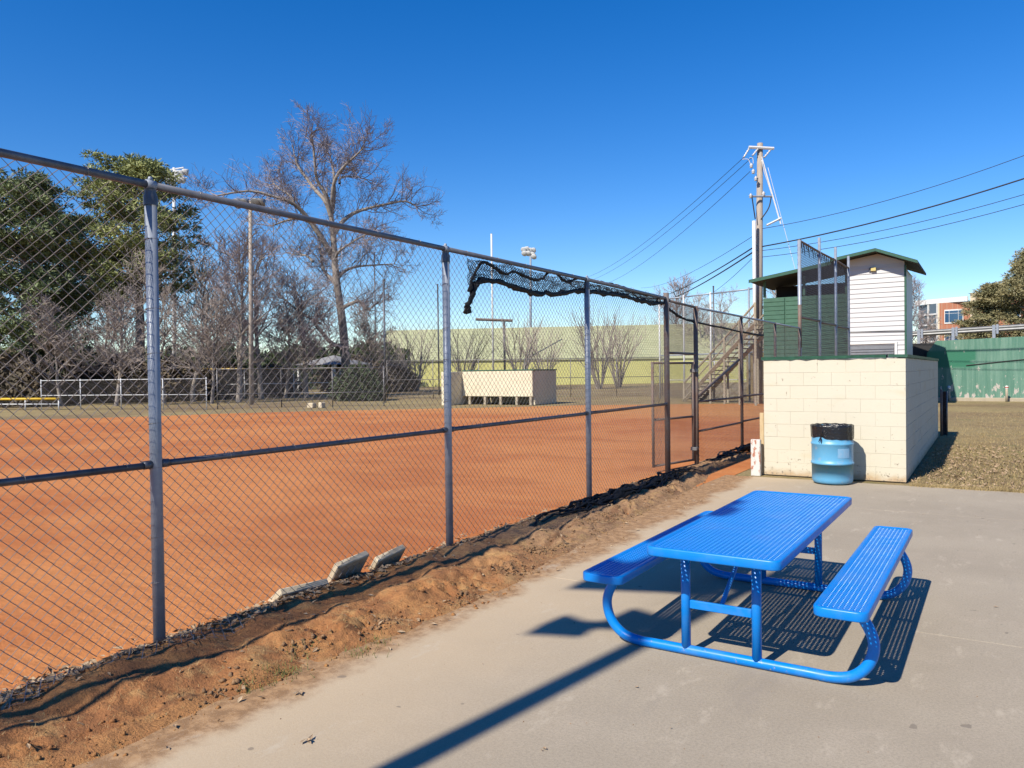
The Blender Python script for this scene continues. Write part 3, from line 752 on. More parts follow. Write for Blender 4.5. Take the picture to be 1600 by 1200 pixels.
# ================================================================== GREEN WALL, GUARDRAIL, ROAD
rw = thing('retaining_wall', 'long green painted retaining wall with peeling patches', 'wall', (0, 44.2, 0)); inv = Vector((0, 44.2, 0))
MB().prism([(-2.62, -.05), (60, -.05), (60, 3.6), (20, 3.30), (1.5, 3.12), (-2.2, 3.02), (-2.62, 2.42)], 0, .5).build('wall_face', 'green_wall', rw)
MB().box(L_((-9, 44.75, -.05)), L_((-2.15, 44.95, 2.93)), .02).build('painted_shade_panel', 'wire_black', rw)  # black sheet standing in for the shade under the guardrail
MB().box(L_((-2.7, 44.08, -.05)), L_((60, 44.195, .16)), .02).build('footing', 'stone', rw)
MB().tube([L_((x, 44.17, 1.86+.16*math.sin(x*.5)+.03*x)) for x in [-.9+.5*i for i in range(20)]], .022, 6).build('cable', 'wire_black', rw)
for (px, lab, m) in ((1483, 'pale low pipe standing before the green wall, nearer the dugout', 'yellow_cap'), (1573, 'white capped low pipe standing before the green wall at right', 'white_metal')):
    q = ony(px, 612, 43.6); t = thing('marker_pipe', lab, 'pipe', (q.x, 43.6, 0))
    MB().tube([(0, 0, -.02), (0, 0, .62)], .055, 10).build('pipe', 'stone', t, True); MB().lathe([(.06, .60), (.075, .64), (.07, .74), (.001, .77)], 10).build('cap', 'trim_white', t, True)
    if px > 1500: MB().lathe([(.077, .66), (.077, .71)], 10).build('band', 'tape_red', t)
road = tag(MB().prism([(-12, 0), (80, 0), (80, 3.3), (20, 3.1), (1.5, 2.95), (-4, 2.90), (-12, 2.8)], 45.2, 60).build('road_embankment', 'dry_ground'), kind='structure')
gr = thing('guardrail', 'galvanised steel guardrail on posts above the green wall', 'guardrail', (-1, 45.6, 3)); inv = Vector((-1, 45.6, 3))
prof = [(0, .31), (-.03, .28), (-.08, .24), (-.08, .20), (0, .155), (-.08, .11), (-.08, .07), (-.03, .03), (0, 0)]
V = []; F = []; xs = [-9+.5*i for i in range(60)]
gzf = lambda x: 3.18+.031*(x+4) if x < 3 else 3.397+.02*(x-3)
for x in xs:
    for y, z in prof: V.append(L_((x, 45.55+y, gzf(x)+.12+z)))
    for y, z in prof[::-1]: V.append(L_((x, 45.56+y, gzf(x)+.12+z)))
n = 18
for i in range(len(xs)-1):
    for k in range(n): A = i*n+k; B = i*n+(k+1) % n; F.append((A, B, B+n, A+n))
obj('beam', V, F, 'steel', gr, True)
for x in (-7, -5.2, -3.06, -1.49, .29, 2.2, 4.1, 6, 8, 10):
    MB().box(L_((x-.08, 45.42, gzf(x)-.5)), L_((x+.06, 45.46, gzf(x)+.47)), .004).build('post', 'galv', gr); MB().box(L_((x+.09, 45.41, gzf(x)+.02)), L_((x+.19, 45.45, gzf(x)+.5)), .004).build('spacer_block', 'galv', gr)

# ================================================================== UTILITY POLE AND WIRES
up = pt(1183, 480, 38); ux, uy = up.x, up.y
pole = thing('utility_pole', 'weathered wooden utility pole with single crossarm behind the green lean-to', 'utility pole', (ux, uy, 0)); inv = Vector((ux, uy, 0))
ptop = pt(1187.5, 224, 38); mb = MB()
MB().tube([(0, 0, -.3), ((ptop.x-ux)*.5, (ptop.y-uy)*.5, 6), tuple(ptop-inv)], [.22, .185, .14], 12).build('shaft', 'wood_pole', pole, True)
ca, cb = pt(1170, 230, 37.8), pt(1209, 232, 37.8)
arm = MB().tube([L_(ca), L_(cb)], .075, 6).build('crossarm', 'white_metal', pole)
ins = []
for (x, y, x2, y2) in ((1170, 233, 1162, 246), (1184, 233, 1176, 243), (1205, 233, 1194, 246)):
    P = [L_(pt(x+(x2-x)*t, y+(y2-y)*t, 37.8)) for t in [k/8 for k in range(9)]]; MB().tube(P, [.025 if k % 2 else .06 for k in range(9)], 8).build('insulator', 'porcelain', pole, True)
for (x, y) in ((1174, 259), (1177, 268), (1181, 279), (1173, 306), (1193, 303)):
    q = L_(pt(x, y, 37.7)); MB().lathe([(.02, -.12), (.09, -.08), (.05, -.02), (.10, .02), (.05, .07), (.03, .12)], 10, q).build('insulator', 'porcelain', pole, True)
MB().tube([L_(pt(1171, 307, 37.7)), L_(pt(1207, 307, 37.7))], .05, 6).build('bracket', 'galv', pole)
for P in ([(1175, 308), (1177, 322), (1180, 342)], [(1205, 308), (1201, 325), (1189, 343)]): MB().tube(smoothpath([L_(pt(x, y, 37.7)) for x, y in P], 5), .03, 6).build('riser_cable', 'wire_black', pole, True)
for P in ([(1160, 249), (1169, 249), (1173, 258)], [(1171, 247), (1176, 247), (1177, 256)], [(1190, 250), (1194, 268), (1199, 283), (1206, 305)]): MB().tube(smoothpath([L_(pt(x, y, 37.7)) for x, y in P], 5), .018, 5).build('jumper', 'white_metal', pole, True)
MB().tube([L_(pt(1190, 245, 37.9)), L_(pt(1220, 350, 37.4))], .035, 6).build('guy_rod', 'white_metal', pole)
MB().tube([L_(pt(1220, 341, 37.4)), L_(pt(1198, 352, 37.4))], .06, 6).build('lamp_arm', 'white_metal', pole)
c0, c1 = pt(1178, 345, 37.6), pt(1178, 440, 37.6)
MB().tube([L_((c0.x, c0.y, c0.z)), L_((c0.x, c0.y, 0))], .09, 10).build('conduit', 'white_metal', pole, True)
def wire(label, A, Bp, sag, r=.012, mat='wire_black'):
    A = Vector(A); Bp = Vector(Bp); P = []
    T1 = 1.0 if sag == 0 else (2.0 if Bp.y < A.y else 1.3)      # runs on past the frame edge
    for i in range(25): t = T1*i/24; q = A+(Bp-A)*t; q.z -= sag*4*t*(1-t); P.append(q)
    o = MB().tube(P, r, 5).build('overhead_wire', mat, None, True); tag(o, label, 'wire', 'overhead wires'); return o
def beyond(A, x, y, D): return pt(x, y, D)
wire('upper left thin wire descending from the pole crossarm end', pt(1162, 246, 37.8), pt(930, 428, 88), .6, .014)
wire('second left thin wire just below the crossarm wire', pt(1176, 245, 37.8), pt(938, 432, 90), .6, .014)
wire('third left thin wire descending from the pole insulators', pt(1172, 268, 37.8), pt(955, 440, 90), .6, .014)
wire('thick black cable running left and down from the pole', pt(1181, 384, 37.8), pt(1035, 463, 80), .25, .035)
wire('lower black cable running left and down from the pole', pt(1181, 391, 37.8), pt(1040, 470, 80), .25, .04)
wire('faint wire left of the pole above the thick cables', pt(1181, 366, 37.8), pt(1020, 448, 85), .4, .014)
wire('steep thin wire left of the pole meeting the thick cables', pt(1179, 400, 37.8), pt(1090, 470, 70), .3, .014)
wire('topmost wire running right from the pole to the frame edge', pt(1187, 358, 38), pt(1640, 228, 30), .35, .014)
wire('thick black cable running right from the pole', pt(1187, 386, 38), pt(1640, 266, 30), .25, .032)
wire('thin wire right of the pole under the thick cable', pt(1187, 392, 38), pt(1640, 292, 30), .3, .014)
wire('lowest thin wire running right over the tower roof', pt(1187, 402, 38), pt(1640, 308, 30), .3, .014)
wire('pale stay wire slanting right from pole to the ground', pt(1200, 262, 37.8), pt(1245, 430, 36.9), 0, .012, 'white_metal')

# ================================================================== FLOODLIGHT TOWERS
def flood_pole(label, base, top, r, lamps, arms, mat='galv', lampmat='white_metal'):
    base = Vector(base); top = Vector(top); t = thing('floodlight_pole', label, 'floodlight', base)
    MB().tube([(0, 0, -.2), tuple(top-base)], [r, r*.65], 10).build('shaft', mat, t, True)
    for a, c in arms: MB().tube([tuple(Vector(a)-base), tuple(Vector(c)-base)], r*.35, 6).build('arm', mat, t)
    for q, s_ in lamps:
        q = Vector(q)-base; d = Vector((.1, -.8, -.6)).normalized()
        MB().tube([q-d*s_*.6, q-d*s_*.2, q+d*s_*.45, q+d*s_*.5], [s_*.25, s_*.45, s_*.75, s_*.7], 10).build('lamp_head', lampmat, t, True)
D = 75; bq = pt(272, 600, D)
flood_pole('white floodlight cluster rising behind the pine trees', (bq.x, bq.y, 0), pt(272, 262, D), .22, [(pt(x, y, D), .5) for x, y in ((260, 272), (266, 272), (278, 270), (284, 270), (291, 268), (264, 281), (270, 283), (281, 280), (287, 280), (275, 276))], [(pt(262, 266, D), pt(287, 262, D)), (pt(260, 278, D), pt(292, 278, D))], 'white_metal')
D = 150; bq = pt(829, 600, D)
flood_pole('distant floodlight mast above the fence top rail', (bq.x, bq.y, 0), pt(829, 388, D), .3, [(pt(x, y, D), .8) for x, y in ((819, 389), (824, 388), (829, 390), (834, 390), (820, 395), (826, 395), (833, 397), (835, 400))], [(pt(817, 391, D), pt(836, 391, D)), (pt(817, 397, D), pt(836, 398, D))])
bq = gz(393, 632); D = (bq-CP).dot(Fv)
flood_pole('brown floodlight pole standing among the bare trees', (bq.x, bq.y, 0), pt(391, 316, D), .15, [(pt(x, y, D), .45) for x, y in ((373, 316), (384, 316), (402, 315), (409, 316))], [(pt(366, 314, D), pt(412, 315, D))], 'wood_pole', 'steel')
# lamp pole behind the photographer: only its shadow falls into view
hp = 9.0; k = 1/math.tan(SUN_EL); sx, sy = math.sin(SUN_AZ)*k, math.cos(SUN_AZ)*k
pbx, pby = -2.10-sx*5.5, 3.0-sy*5.5
def back(gx, gy, h): return Vector((gx-sx*h, gy-sy*h, h))
hT = (6.6-pby)/sy
fp = flood_pole('floodlight pole behind the viewpoint whose shadow crosses the pad', (pbx, pby, 0), (pbx, pby, hT), .10, [], [], 'wood_pole')
h1 = (4.75-pby)/sy; h2 = (6.0-pby)/sy
ft = [o for o in bpy.data.objects if o.name.startswith('floodlight_pole')][-1]
def lampbox(gx, gy, h, s_, drop=.0):
    c = back(gx, gy, h)-Vector((pbx, pby, 0)); q = s_
    P = [(-q*.6, -q*.55), (q*.25, -q*.22), (q*.7, -q*.08), (q*.7, q*.06), (q*.25, q*.20), (-q*.6, q*.42)]
    MB().prism([(c.x+x, c.z+z) for x, z in P], c.y-.12, c.y+.12).build('lamp_head', 'steel', ft)
lampbox(-2.40, 4.50, h1-.15, .25); lampbox(-2.02, 4.85, h1+.1, .30)
lampbox(-2.30, 5.85, h2, .75); lampbox(-1.95, 6.15, h2+.2, .8); lampbox(-2.15, 6.5, h2+.5, .6)
MB().tube([back(-2.45, 4.55, h1)-Vector((pbx, pby, 0)), back(-1.9, 4.85, h1+.05)-Vector((pbx, pby, 0))], .05, 6).build('arm', 'steel', ft)
for (px, y0, D, lab) in ((602, 438, 46, 'slim dark pole right of the big bare tree'), (588, 395, 75, 'thin distant pole just right of the big tree trunk'), (686, 445, 60, 'thin pole just left of the second fence post'), (771, 366, 95, 'tall white thin pole rising above the fence top rail'), (1116, 448, 60, 'rust topped pole beyond the gate')):
    q = pt(px, 600, D); t = thing('thin_pole', lab, 'pole', (q.x, q.y, 0)); top = pt(px, y0, D)
    MB().tube([(0, 0, -.1), (0, 0, top.z)], .06 if D < 80 else .12, 8).build('shaft', 'white_metal' if px == 771 else 'rail_dark', t, True); MB().lathe([(.07, top.z-.02), (.08, top.z+.03), (.001, top.z+.08)], 8).build('cap', 'galv_old', t)
D = 80; q = pt(789, 600, D); t = thing('lamp_post', 'dark post with long level arm before the yellow building', 'lamp post', (q.x, q.y, 0)); inv = Vector((q.x, q.y, 0))
MB().tube([(0, 0, 0), (0, 0, pt(789, 503, D).z)], .12, 8).build('shaft', 'rail_dark', t, True); a, c = pt(743, 499, D), pt(801, 501, D)
MB().tube([L_(a), L_(c)], .16, 6).build('arm', 'rusty_pipe', t)

# ================================================================== FAR FENCES, DUGOUT, BUILDINGS
def far_fence(name, label, pts_, ht, rails, posts_every, screen=None, cap=None, me=None, mat='white_metal', pr=.03):
    A = Vector(pts_[0]); t = thing(name, label, 'fence', (A.x, A.y, 0)); global inv; inv = Vector((A.x, A.y, 0))
    for a, c in zip(pts_, pts_[1:]):
        a = Vector(a); c = Vector(c); L = (c-a).length; n = max(1, round(L/posts_every))
        for i in range(n+1):
            q = a.lerp(c, i/n); MB().tube([L_((q.x, q.y, -.05)), L_((q.x, q.y, ht+.05))], pr*1.3, 8).build('post', mat, t, True)
        for z in rails: pipe('rail', t, L_((a.x, a.y, z)), L_((c.x, c.y, z)), pr, mat, 8)
        if cap: pipe('cap', t, L_((a.x, a.y, ht+.09)), L_((c.x, c.y, ht+.09)), .07, cap, 8)
        for i in range(n):
            p0, p1 = a.lerp(c, i/n), a.lerp(c, (i+1)/n); mesh_panel(t, L_(p0), L_(p1), .02, ht, me or CH_DARK)
            if screen:
                d = (p1-p0).normalized(); nn = Vector((-d.y, d.x, 0))*.02
                MB().quad(L_((p0+nn)+Vector((0, 0, .06))), L_((p1+nn)+Vector((0, 0, .06))), L_((p1+nn)+Vector((0, 0, ht-.04))), L_((p0+nn)+Vector((0, 0, ht-.04)))).build('screen', screen, t)
    return t
far_fence('wire_fence', 'low grey wire fence with pale posts under the pines', [gz(65, 640), gz(323, 640)], 1.62, (1.6, .78), 2.7, None, None, CH, 'white_metal', .020)
far_fence('far_fence', 'plain wire fence on pale posts in front of the bare trees', [gz(340, 639), gz(440, 636), gz(600, 634)], 2.1, (2.08, .75), 2.7, None, None, None, 'galv_old', .022)
far_fence('capped_fence', 'low yellow capped fence at the far left', [gz(-60, 640), gz(92, 640)], .50, (.3,), 2.6, None, 'yellow_cap')
far_fence('capped_fence', 'yellow capped fence behind the bare trees', [pt(300, 600, 55), pt(600, 592, 62)], 2.15, (1.1,), 4, None, 'yellow_cap')
far_fence('sideline_fence', 'tall thin wire fence before the yellow building', [pt(605, 600, 52), pt(1035, 600, 52)], 2.6, (2.6, 1.3), 3.2, None, None, None, 'galv_old', .02)
far_fence('sideline_fence', 'wire fence behind the gate opening before the stairs', [pt(1040, 600, 48), pt(1200, 600, 44)], 2.2, (2.2, 1.1), 2.6, None, None, None, 'white_metal', .025)

fd = thing('far_dugout', 'small cream dugout across the field with bench legs below', 'dugout', (-24.4, 34, 0)); inv = Vector((-24.4, 34, 0))
MB().box(L_((-24.35, 33.85, .44)), L_((-19.9, 34.05, 1.78)), .02).build('front_wall', 'far_cream', fd)
MB().box(L_((-20.1, 34.06, 0)), L_((-19.88, 36.4, 1.80)), .02).build('side_wall', 'far_cream', fd); MB().box(L_((-24.6, 32.3, 0)), L_((-24.36, 36.2, 1.78)), .02).build('side_wall', 'far_cream', fd)
MB().box(L_((-24.3, 36.21, 0)), L_((-20.12, 36.38, 1.76)), .02).build('back_wall', 'far_cream', fd)
MB().box(L_((-24.34, 33.87, 1.80)), L_((-19.85, 36.45, 1.86)), .01).build('roof', 'green_trim', fd)  # roof added to keep light out, so the dugout inside stays dark
for x in (-23.9, -22.9, -21.9, -20.9, -20.05): MB().box(L_((x-.07, 33.88, 0)), L_((x+.07, 34.02, .438)), .01).build('leg', 'stone', fd)
MB().box(L_((-24.2, 34.4, .38)), L_((-20.3, 34.8, .44)), .01).build('bench_plank', 'green_siding', fd)

yb = thing('yellow_building', 'long yellow walled building with pale green roof across the field', 'building', (-50, 95, 0)); inv = Vector((-50, 95, 0))
A = gz(604, 606); A = pt(604, 600, 98); B = pt(1330, 590, 104)
A = Vector((A.x, A.y, 0)); B = Vector((B.x, B.y, 0)); d = (B-A).normalized(); nb = Vector((-d.y, d.x, 0)); Lb = (B-A).length
def q3(u, v, z): p_ = A+d*u+nb*v; return L_((p_.x, p_.y, z))
EV = 3.3; RD = 9; RH = 7.8
MB().quad(q3(0, 0, 0), q3(Lb, 0, 0), q3(Lb, 0, EV), q3(0, 0, EV)).quad(q3(0, 0, 0), q3(0, 0, EV), q3(0, 2*RD, EV), q3(0, 2*RD, 0)).quad(q3(0, 2*RD, 0), q3(0, 2*RD, EV), q3(Lb, 2*RD, EV), q3(Lb, 2*RD, 0)).quad(q3(Lb, 2*RD, 0), q3(Lb, 2*RD, EV), q3(Lb, 0, EV), q3(Lb, 0, 0)).build('wall', 'yellow_wall', yb)
rf = None; nrow = 20
for i in range(nrow):
    t0, t1 = i/nrow, (i+1)/nrow; z0, z1 = EV+(RH-EV)*t0, EV+(RH-EV)*t1; v0, v1 = -.15+(RD+.15)*t0, -.15+(RD+.15)*t1; rise = .06*Lb/60
    sl0, sl1 = 0, 0
    MB().quad(q3(-.5, v0-.05, z0+.07), q3(Lb+.5, v0-.05, z0+.07+.9*t0), q3(Lb+.5, v1, z1+.02+.9*t1), q3(-.5, v1, z1+.02)).quad(q3(-.5, v0-.05, z0-.03), q3(-.5, v0-.05, z0+.07), q3(Lb+.5, v0-.05, z0+.07+.9*t0), q3(Lb+.5, v0-.05, z0-.03+.9*t0)).build('roof_course', 'far_roof', yb)
MB().quad(q3(-.5, RD, RH), q3(Lb+.5, RD, RH+.9), q3(Lb+.5, 2*RD+.6, EV), q3(-.5, 2*RD+.6, EV)).build('roof', 'far_roof', yb)
MB().quad(q3(0.02, 0, EV), q3(0.02, RD, RH-.1), q3(0.02, 2*RD, EV)).build('gable', 'far_cream', yb)
p = pt(522, 590, 70); pv = thing('pavilion', 'small grey roofed pavilion behind the bare trees', 'pavilion', (p.x, p.y, 0)); top = pt(522, 555, 70).z; ev = pt(522, 570, 70).z
MB().quad((-2.6, -2.6, ev), (2.6, -2.6, ev), (0, 0, top)).quad((2.6, -2.6, ev), (2.6, 2.6, ev), (0, 0, top)).quad((2.6, 2.6, ev), (-2.6, 2.6, ev), (0, 0, top)).quad((-2.6, 2.6, ev), (-2.6, -2.6, ev), (0, 0, top)).build('roof', 'grey_roof', pv)
for x in (-2.2, 2.2):
    for y in (-2.2, 2.2): MB().box((x-.1, y-.1, -.05), (x+.1, y+.1, ev+.05)).build('post', 'trim_white', pv)
# wooden stairs up to the lean-to
sB = pt(1082, 600, 41.5); sB.z = 0; sT = Vector((-8.95, 37.0, 3.85))
st = thing('wooden_stairs', 'weathered wooden stairs climbing to the green lean-to behind the gate', 'stairs', (sB.x, sB.y, 0)); inv = Vector((sB.x, sB.y, 0))
sd = (sT-sB); hd = Vector((sd.x, sd.y, 0)).normalized(); sn = Vector((-hd.y, hd.x, 0))
for o_ in (-.55, .55):
    a, c = sB+sn*o_, sT+sn*o_
    MB().tube([L_(a+Vector((0, 0, .05))), L_(c)], .13, 4).build('stringer', 'stone', st)
    MB().tube([L_(a+Vector((0, 0, 1.0))), L_(c+Vector((0, 0, .95)))], .05, 6).build('handrail', 'stone', st); MB().tube([L_(a+Vector((0, 0, .55))), L_(c+Vector((0, 0, .5)))], .035, 6).build('handrail', 'stone', st)
    for k in range(6):
        q = a.lerp(c, k/5); MB().tube([L_(Vector((q.x, q.y, -.05))), L_(q+Vector((0, 0, 1.0)))], .06, 6).build('baluster', 'stone', st)
for k in range(18):
    q = sB.lerp(sT, (k+.7)/18); P = [q+hd*e+sn*f for e, f in ((-.17, -.62), (.17, -.62), (.17, .62), (-.17, .62))]
    m_ = MB(); m_.V = [L_(p_+Vector((0, 0, z_))) for z_ in (0, .05) for p_ in P]; m_.F = [(3, 2, 1, 0), (4, 5, 6, 7), (0, 1, 5, 4), (1, 2, 6, 5), (2, 3, 7, 6), (3, 0, 4, 7)]; m_.build('tread', 'stone', st)
# field bits
for (px, lab, w) in ((487, 'white block lying on the clay edge across the field', .42), (503, 'small yellowish block beside the white one on the clay edge', .24)):
    q = gz(px, 637); o = MB().box((-w/2, -.15, 0), (w/2, .15, .27 if w > .3 else .30), .03).build('field_block', 'old_base' if w > .3 else 'trim_cream'); o.location = (q.x, q.y, -.02); tag(o, lab, 'block')

# brick office building
bb = thing('brick_building', 'red brick office building with white roof edge behind the guardrail', 'building', tuple(pt(1437, 545, 125)[:2])+(0,)); inv = Vector(bb.location)
bA = pt(1437, 545, 125); bB = pt(1466, 545, 121); bC = pt(1517, 545, 118); bD = pt(1620, 545, 112)
def wallq(P0, P1, z0, z1, nm, mat, par, off=0.0, u0=0, u1=1):
    a = Vector((P0.x, P0.y, 0)); c = Vector((P1.x, P1.y, 0)); dd = (c-a).normalized(); nn = Vector((dd.y, -dd.x, 0))*off; e = a.lerp(c, u0)+nn; f = a.lerp(c, u1)+nn; bk = -Vector((dd.y, -dd.x, 0))*.25
    mb = MB(); n0 = len(mb.V)
    for q in (e, f, f+bk, e+bk): mb.V += [L_((q.x, q.y, z0)), L_((q.x, q.y, z1))]
    mb.F += [(0, 2, 3, 1), (2, 4, 5, 3), (4, 6, 7, 5), (6, 0, 1, 7), (1, 3, 5, 7), (0, 6, 4, 2)]; return mb.build(nm, mat, par)
zz = lambda x, y, D_: pt(x, y, D_).z
zt = zz(1480, 472, 119)
wallq(bA, bB, 0, zt, 'glazed_wall', 'pale_glass', bb); wallq(bB, bC, 0, zt, 'wall', 'brick', bb); wallq(bC, bD, 0, zz(1530, 462, 117), 'wall', 'brick', bb)
for u in (0.02, .5, .98): wallq(bA, bB, 0, zt, 'mullion', 'trim_white', bb, .15, u-.03, u+.03)
for y in (492, 508, 520, 534): z_ = zz(1450, y, 123); wallq(bA, bB, z_-.12, z_+.12, 'transom', 'trim_white', bb, .17)
wallq(bA, bC, zt, zt+.75, 'roof_edge', 'trim_white', bb, .9, -.03, 1.0); wallq(bB, bC, 0, zt-.01, 'pier', 'trim_cream', bb, .12, 0, .05); wallq(bC, bD, 0, zz(1520, 458, 118), 'pier', 'trim_cream', bb, .3, 0, .10)
wallq(bC, bD, zz(1530, 462, 117), zz(1530, 458, 117), 'parapet', 'trim_cream', bb, .3)
for (P0, P1, u0, u1, y0, y1, D_) in ((bB, bC, .22, .76, 485, 503, 119), (bB, bC, .22, .76, 519, 534, 119), (bC, bD, .25, .42, 480, 500, 116), (bC, bD, .55, .75, 480, 500, 114), (bC, bD, .25, .42, 516, 532, 116)):
    z1, z0 = zz(1490, y0, D_), zz(1490, y1, D_)
    w = wallq(P0, P1, z0-.2, z1+.2, 'window', 'trim_white', bb, .10, u0-.02, u1+.02)
    for k in range(3): a0, a1 = u0+(u1-u0)*(.0 if k == 0 else .25 if k == 1 else .77), u0+(u1-u0)*(.23 if k == 0 else .75 if k == 1 else 1.0); [wallq(P0, P1, z0+(z1-z0)*s0, z0+(z1-z0)*s1, 'pane', 'window_glass', w, .13, a0, a1) for s0, s1 in ((0, .76), (.80, 1))]

# ================================================================== TREES
class TreeB:
    """wood = thick tubes, twigs = thin tubes"""
    def __init__(s, seed): s.r = random.Random(seed); s.w = MB(); s.t = MB(); s.tips = []
    def limb(s, P, r0, r1, k=7):
        n = len(P); s.w.tube(P, [r0+(r1-r0)*i/(n-1) for i in range(n)], k, False)
    def fast(s, P, r0, r1):
        V = s.t.V; F = s.t.F; b0 = len(V); n = len(P)
        d = P[-1]-P[0]; u = d.orthogonal().normalized(); v = d.normalized().cross(u)
        o = [u, u*-.5+v*.866, u*-.5-v*.866]
        for i, p in enumerate(P):
            r = r0+(r1-r0)*i/(n-1)
            for q in o: V.append((p.x+q.x*r, p.y+q.y*r, p.z+q.z*r))
        for i in range(n-1):
            a = b0+3*i
            F.append((a, a+1, a+4, a+3)); F.append((a+1, a+2, a+5, a+4)); F.append((a+2, a, a+3, a+5))
    def grow(s, p, d, L, r, lev, up=.15, wob=.22, minr=.010, spread=.75, kids=(5, 7)):
        rr = s.r; n = 5 if lev > 1 else 3; P = [p]; q = p; dd = d.normalized()
        for i in range(n):
            dd = (dd+Vector((rr.gauss(0, wob), rr.gauss(0, wob), rr.gauss(0, wob)+up*.5))).normalized(); q = q+dd*(L/n); P.append(q)
        r1 = max(minr*.7, r*.45)
        if r > .05: s.limb(P, r, r1, 6)
        else: s.fast(P, max(r, minr), max(r1, minr*.6))
        if lev <= 0: s.tips.append(P[-1]); return
        m = rr.randint(*kids)
        for i in range(m):
            t = .25+.75*(i+rr.random()*.8)/m; f = min(t, .999)*n; a = int(f); c = P[a].lerp(P[a+1], f-a); ax = (P[a+1]-P[a]).normalized()
            o = ax.orthogonal().normalized(); o.rotate(Matrix.Rotation(rr.uniform(0, 6.28), 3, ax))
            nd = (ax*(1-spread*.55)+o*spread+Vector((0, 0, up))).normalized()
            s.grow(c, nd, L*rr.uniform(.45, .68), max(minr, r*(1-t*.5)*.48), lev-1, up, wob, minr, spread, kids)
        s.grow(P[-1], dd, L*.55, r1, lev-1, up, wob, minr, spread, kids)
    def build(s, name, label, loc, rz=0, sc=1, tw='twig', group=None):
        t = thing(name, label, 'tree', loc, rz, group); t.scale = (sc,)*3
        if s.w.V: s.w.build('trunk', 'bark', t, True)
        if s.t.V: s.t.build('twigs', tw, t)
        return t
def clone(t, label, loc, rz, sc):
    c = t.copy(); COL.objects.link(c); c.location = loc; c.rotation_euler = (0, 0, rz); c.scale = sc if isinstance(sc, tuple) else (sc,)*3; c['label'] = label
    for ch in list(t.children): k = ch.copy(); COL.objects.link(k); k.parent = c
    return c
def gp(px, D):
    q = pt(px, 590, D); return (q.x, q.y, -.02)
# --- the big bare tree: main limbs surveyed, twigs grown
D = 62.0; bt = TreeB(11); base = Vector(gp(541, D)); right = Vector((Rv.x, Rv.y, 0)).normalized(); dep = Vector((Fv.x, Fv.y, 0)).normalized(); ppm = FPX/D
def bp(x, y, dd): k_ = .90 if y < 500 else 1.0; return right*((x-541)*.93/ppm)+dep*dd+Vector((0, 0, (CAM_H+(85+(500-y)*.88 if y < 500 else 585-y)/ppm)))
LIMBS = [ # points, r0, r1, depth drift
 ([(541,622),(540,560),(535,500),(530,450),(526,400),(524,360),(520,315)], .40, .24, 0),
 ([(520,315),(508,285),(490,265),(472,240),(455,215),(448,195)], .26, .08, 1.5), ([(520,315),(514,280),(502,255),(501,210),(500,185)], .24, .06, -1.2),
 ([(520,315),(520,285),(519,240),(512,215),(505,190)], .22, .06, 2.0), ([(522,305),(528,275),(536,255),(553,240),(575,228),(590,218)], .22, .06, -2.2), ([(535,258),(532,240),(548,232),(565,230)], .12, .05, 2.5),
 ([(526,345),(537,325),(552,308),(575,297),(610,288),(640,282),(658,290)], .25, .06, 1.6), ([(524,390),(500,345),(488,325),(475,308),(462,298),(440,292),(405,285),(360,296)], .30, .07, -2.2),
 ([(490,330),(470,318),(450,312),(420,316),(400,318)], .18, .06, 2), ([(462,298),(448,275),(430,262),(418,250)], .14, .05, 1),
 ([(530,440),(515,425),(500,412),(488,395),(480,370)], .28, .10, 2.6), ([(533,480),(555,472),(572,470),(585,485),(600,478)], .22, .06, -1.6), ([(532,420),(545,408),(560,400),(590,395),(615,392)], .18, .05, 2),
 ([(538,545),(520,535),(508,520),(500,505),(512,497),(520,503)], .24, .10, -2), ([(526,400),(535,385),(560,372),(590,360),(612,362)], .16, .05, -2.5), ([(500,505),(480,490),(468,470)], .14, .05, -3),
 ([(488,395),(470,380),(450,372),(425,365)], .15, .05, 3)]
for P, r0, r1, dr in LIMBS:
    n = len(P); PP = smoothpath([bp(x, y, (dr*i/(n-1) if i else 0)*1.6+bt.r.gauss(0, .15)*(i > 0)) for i, (x, y) in enumerate(P)], 3)
    bt.limb(PP, r0*(1 if r0 > .35 else .82), r1*.8, 9)
    if r0 > .5: continue
    L = sum((a-c).length for a, c in zip(PP, PP[1:]))
    for i in range(max(3, int(len(PP)*.38)), len(PP)):
        ax = (PP[i]-PP[i-1]).normalized()
        for q in range(2):
            o = ax.orthogonal().normalized(); o.rotate(Matrix.Rotation(bt.r.uniform(0, 6.28), 3, ax))
            bt.grow(PP[i], ax*.55+o*.75+Vector((0, 0, .25)), bt.r.uniform(1.1, 2.3), .045, 2, .12, .22, .0115, .78, (4, 6))
    bt.grow(PP[-1], (PP[-1]-PP[-2]), 1.8, r1*.7, 3, .16, .2, .013, .78, (4, 5))
bt.build('bare_tree', 'big bare spreading tree, tallest behind the far fence', base)

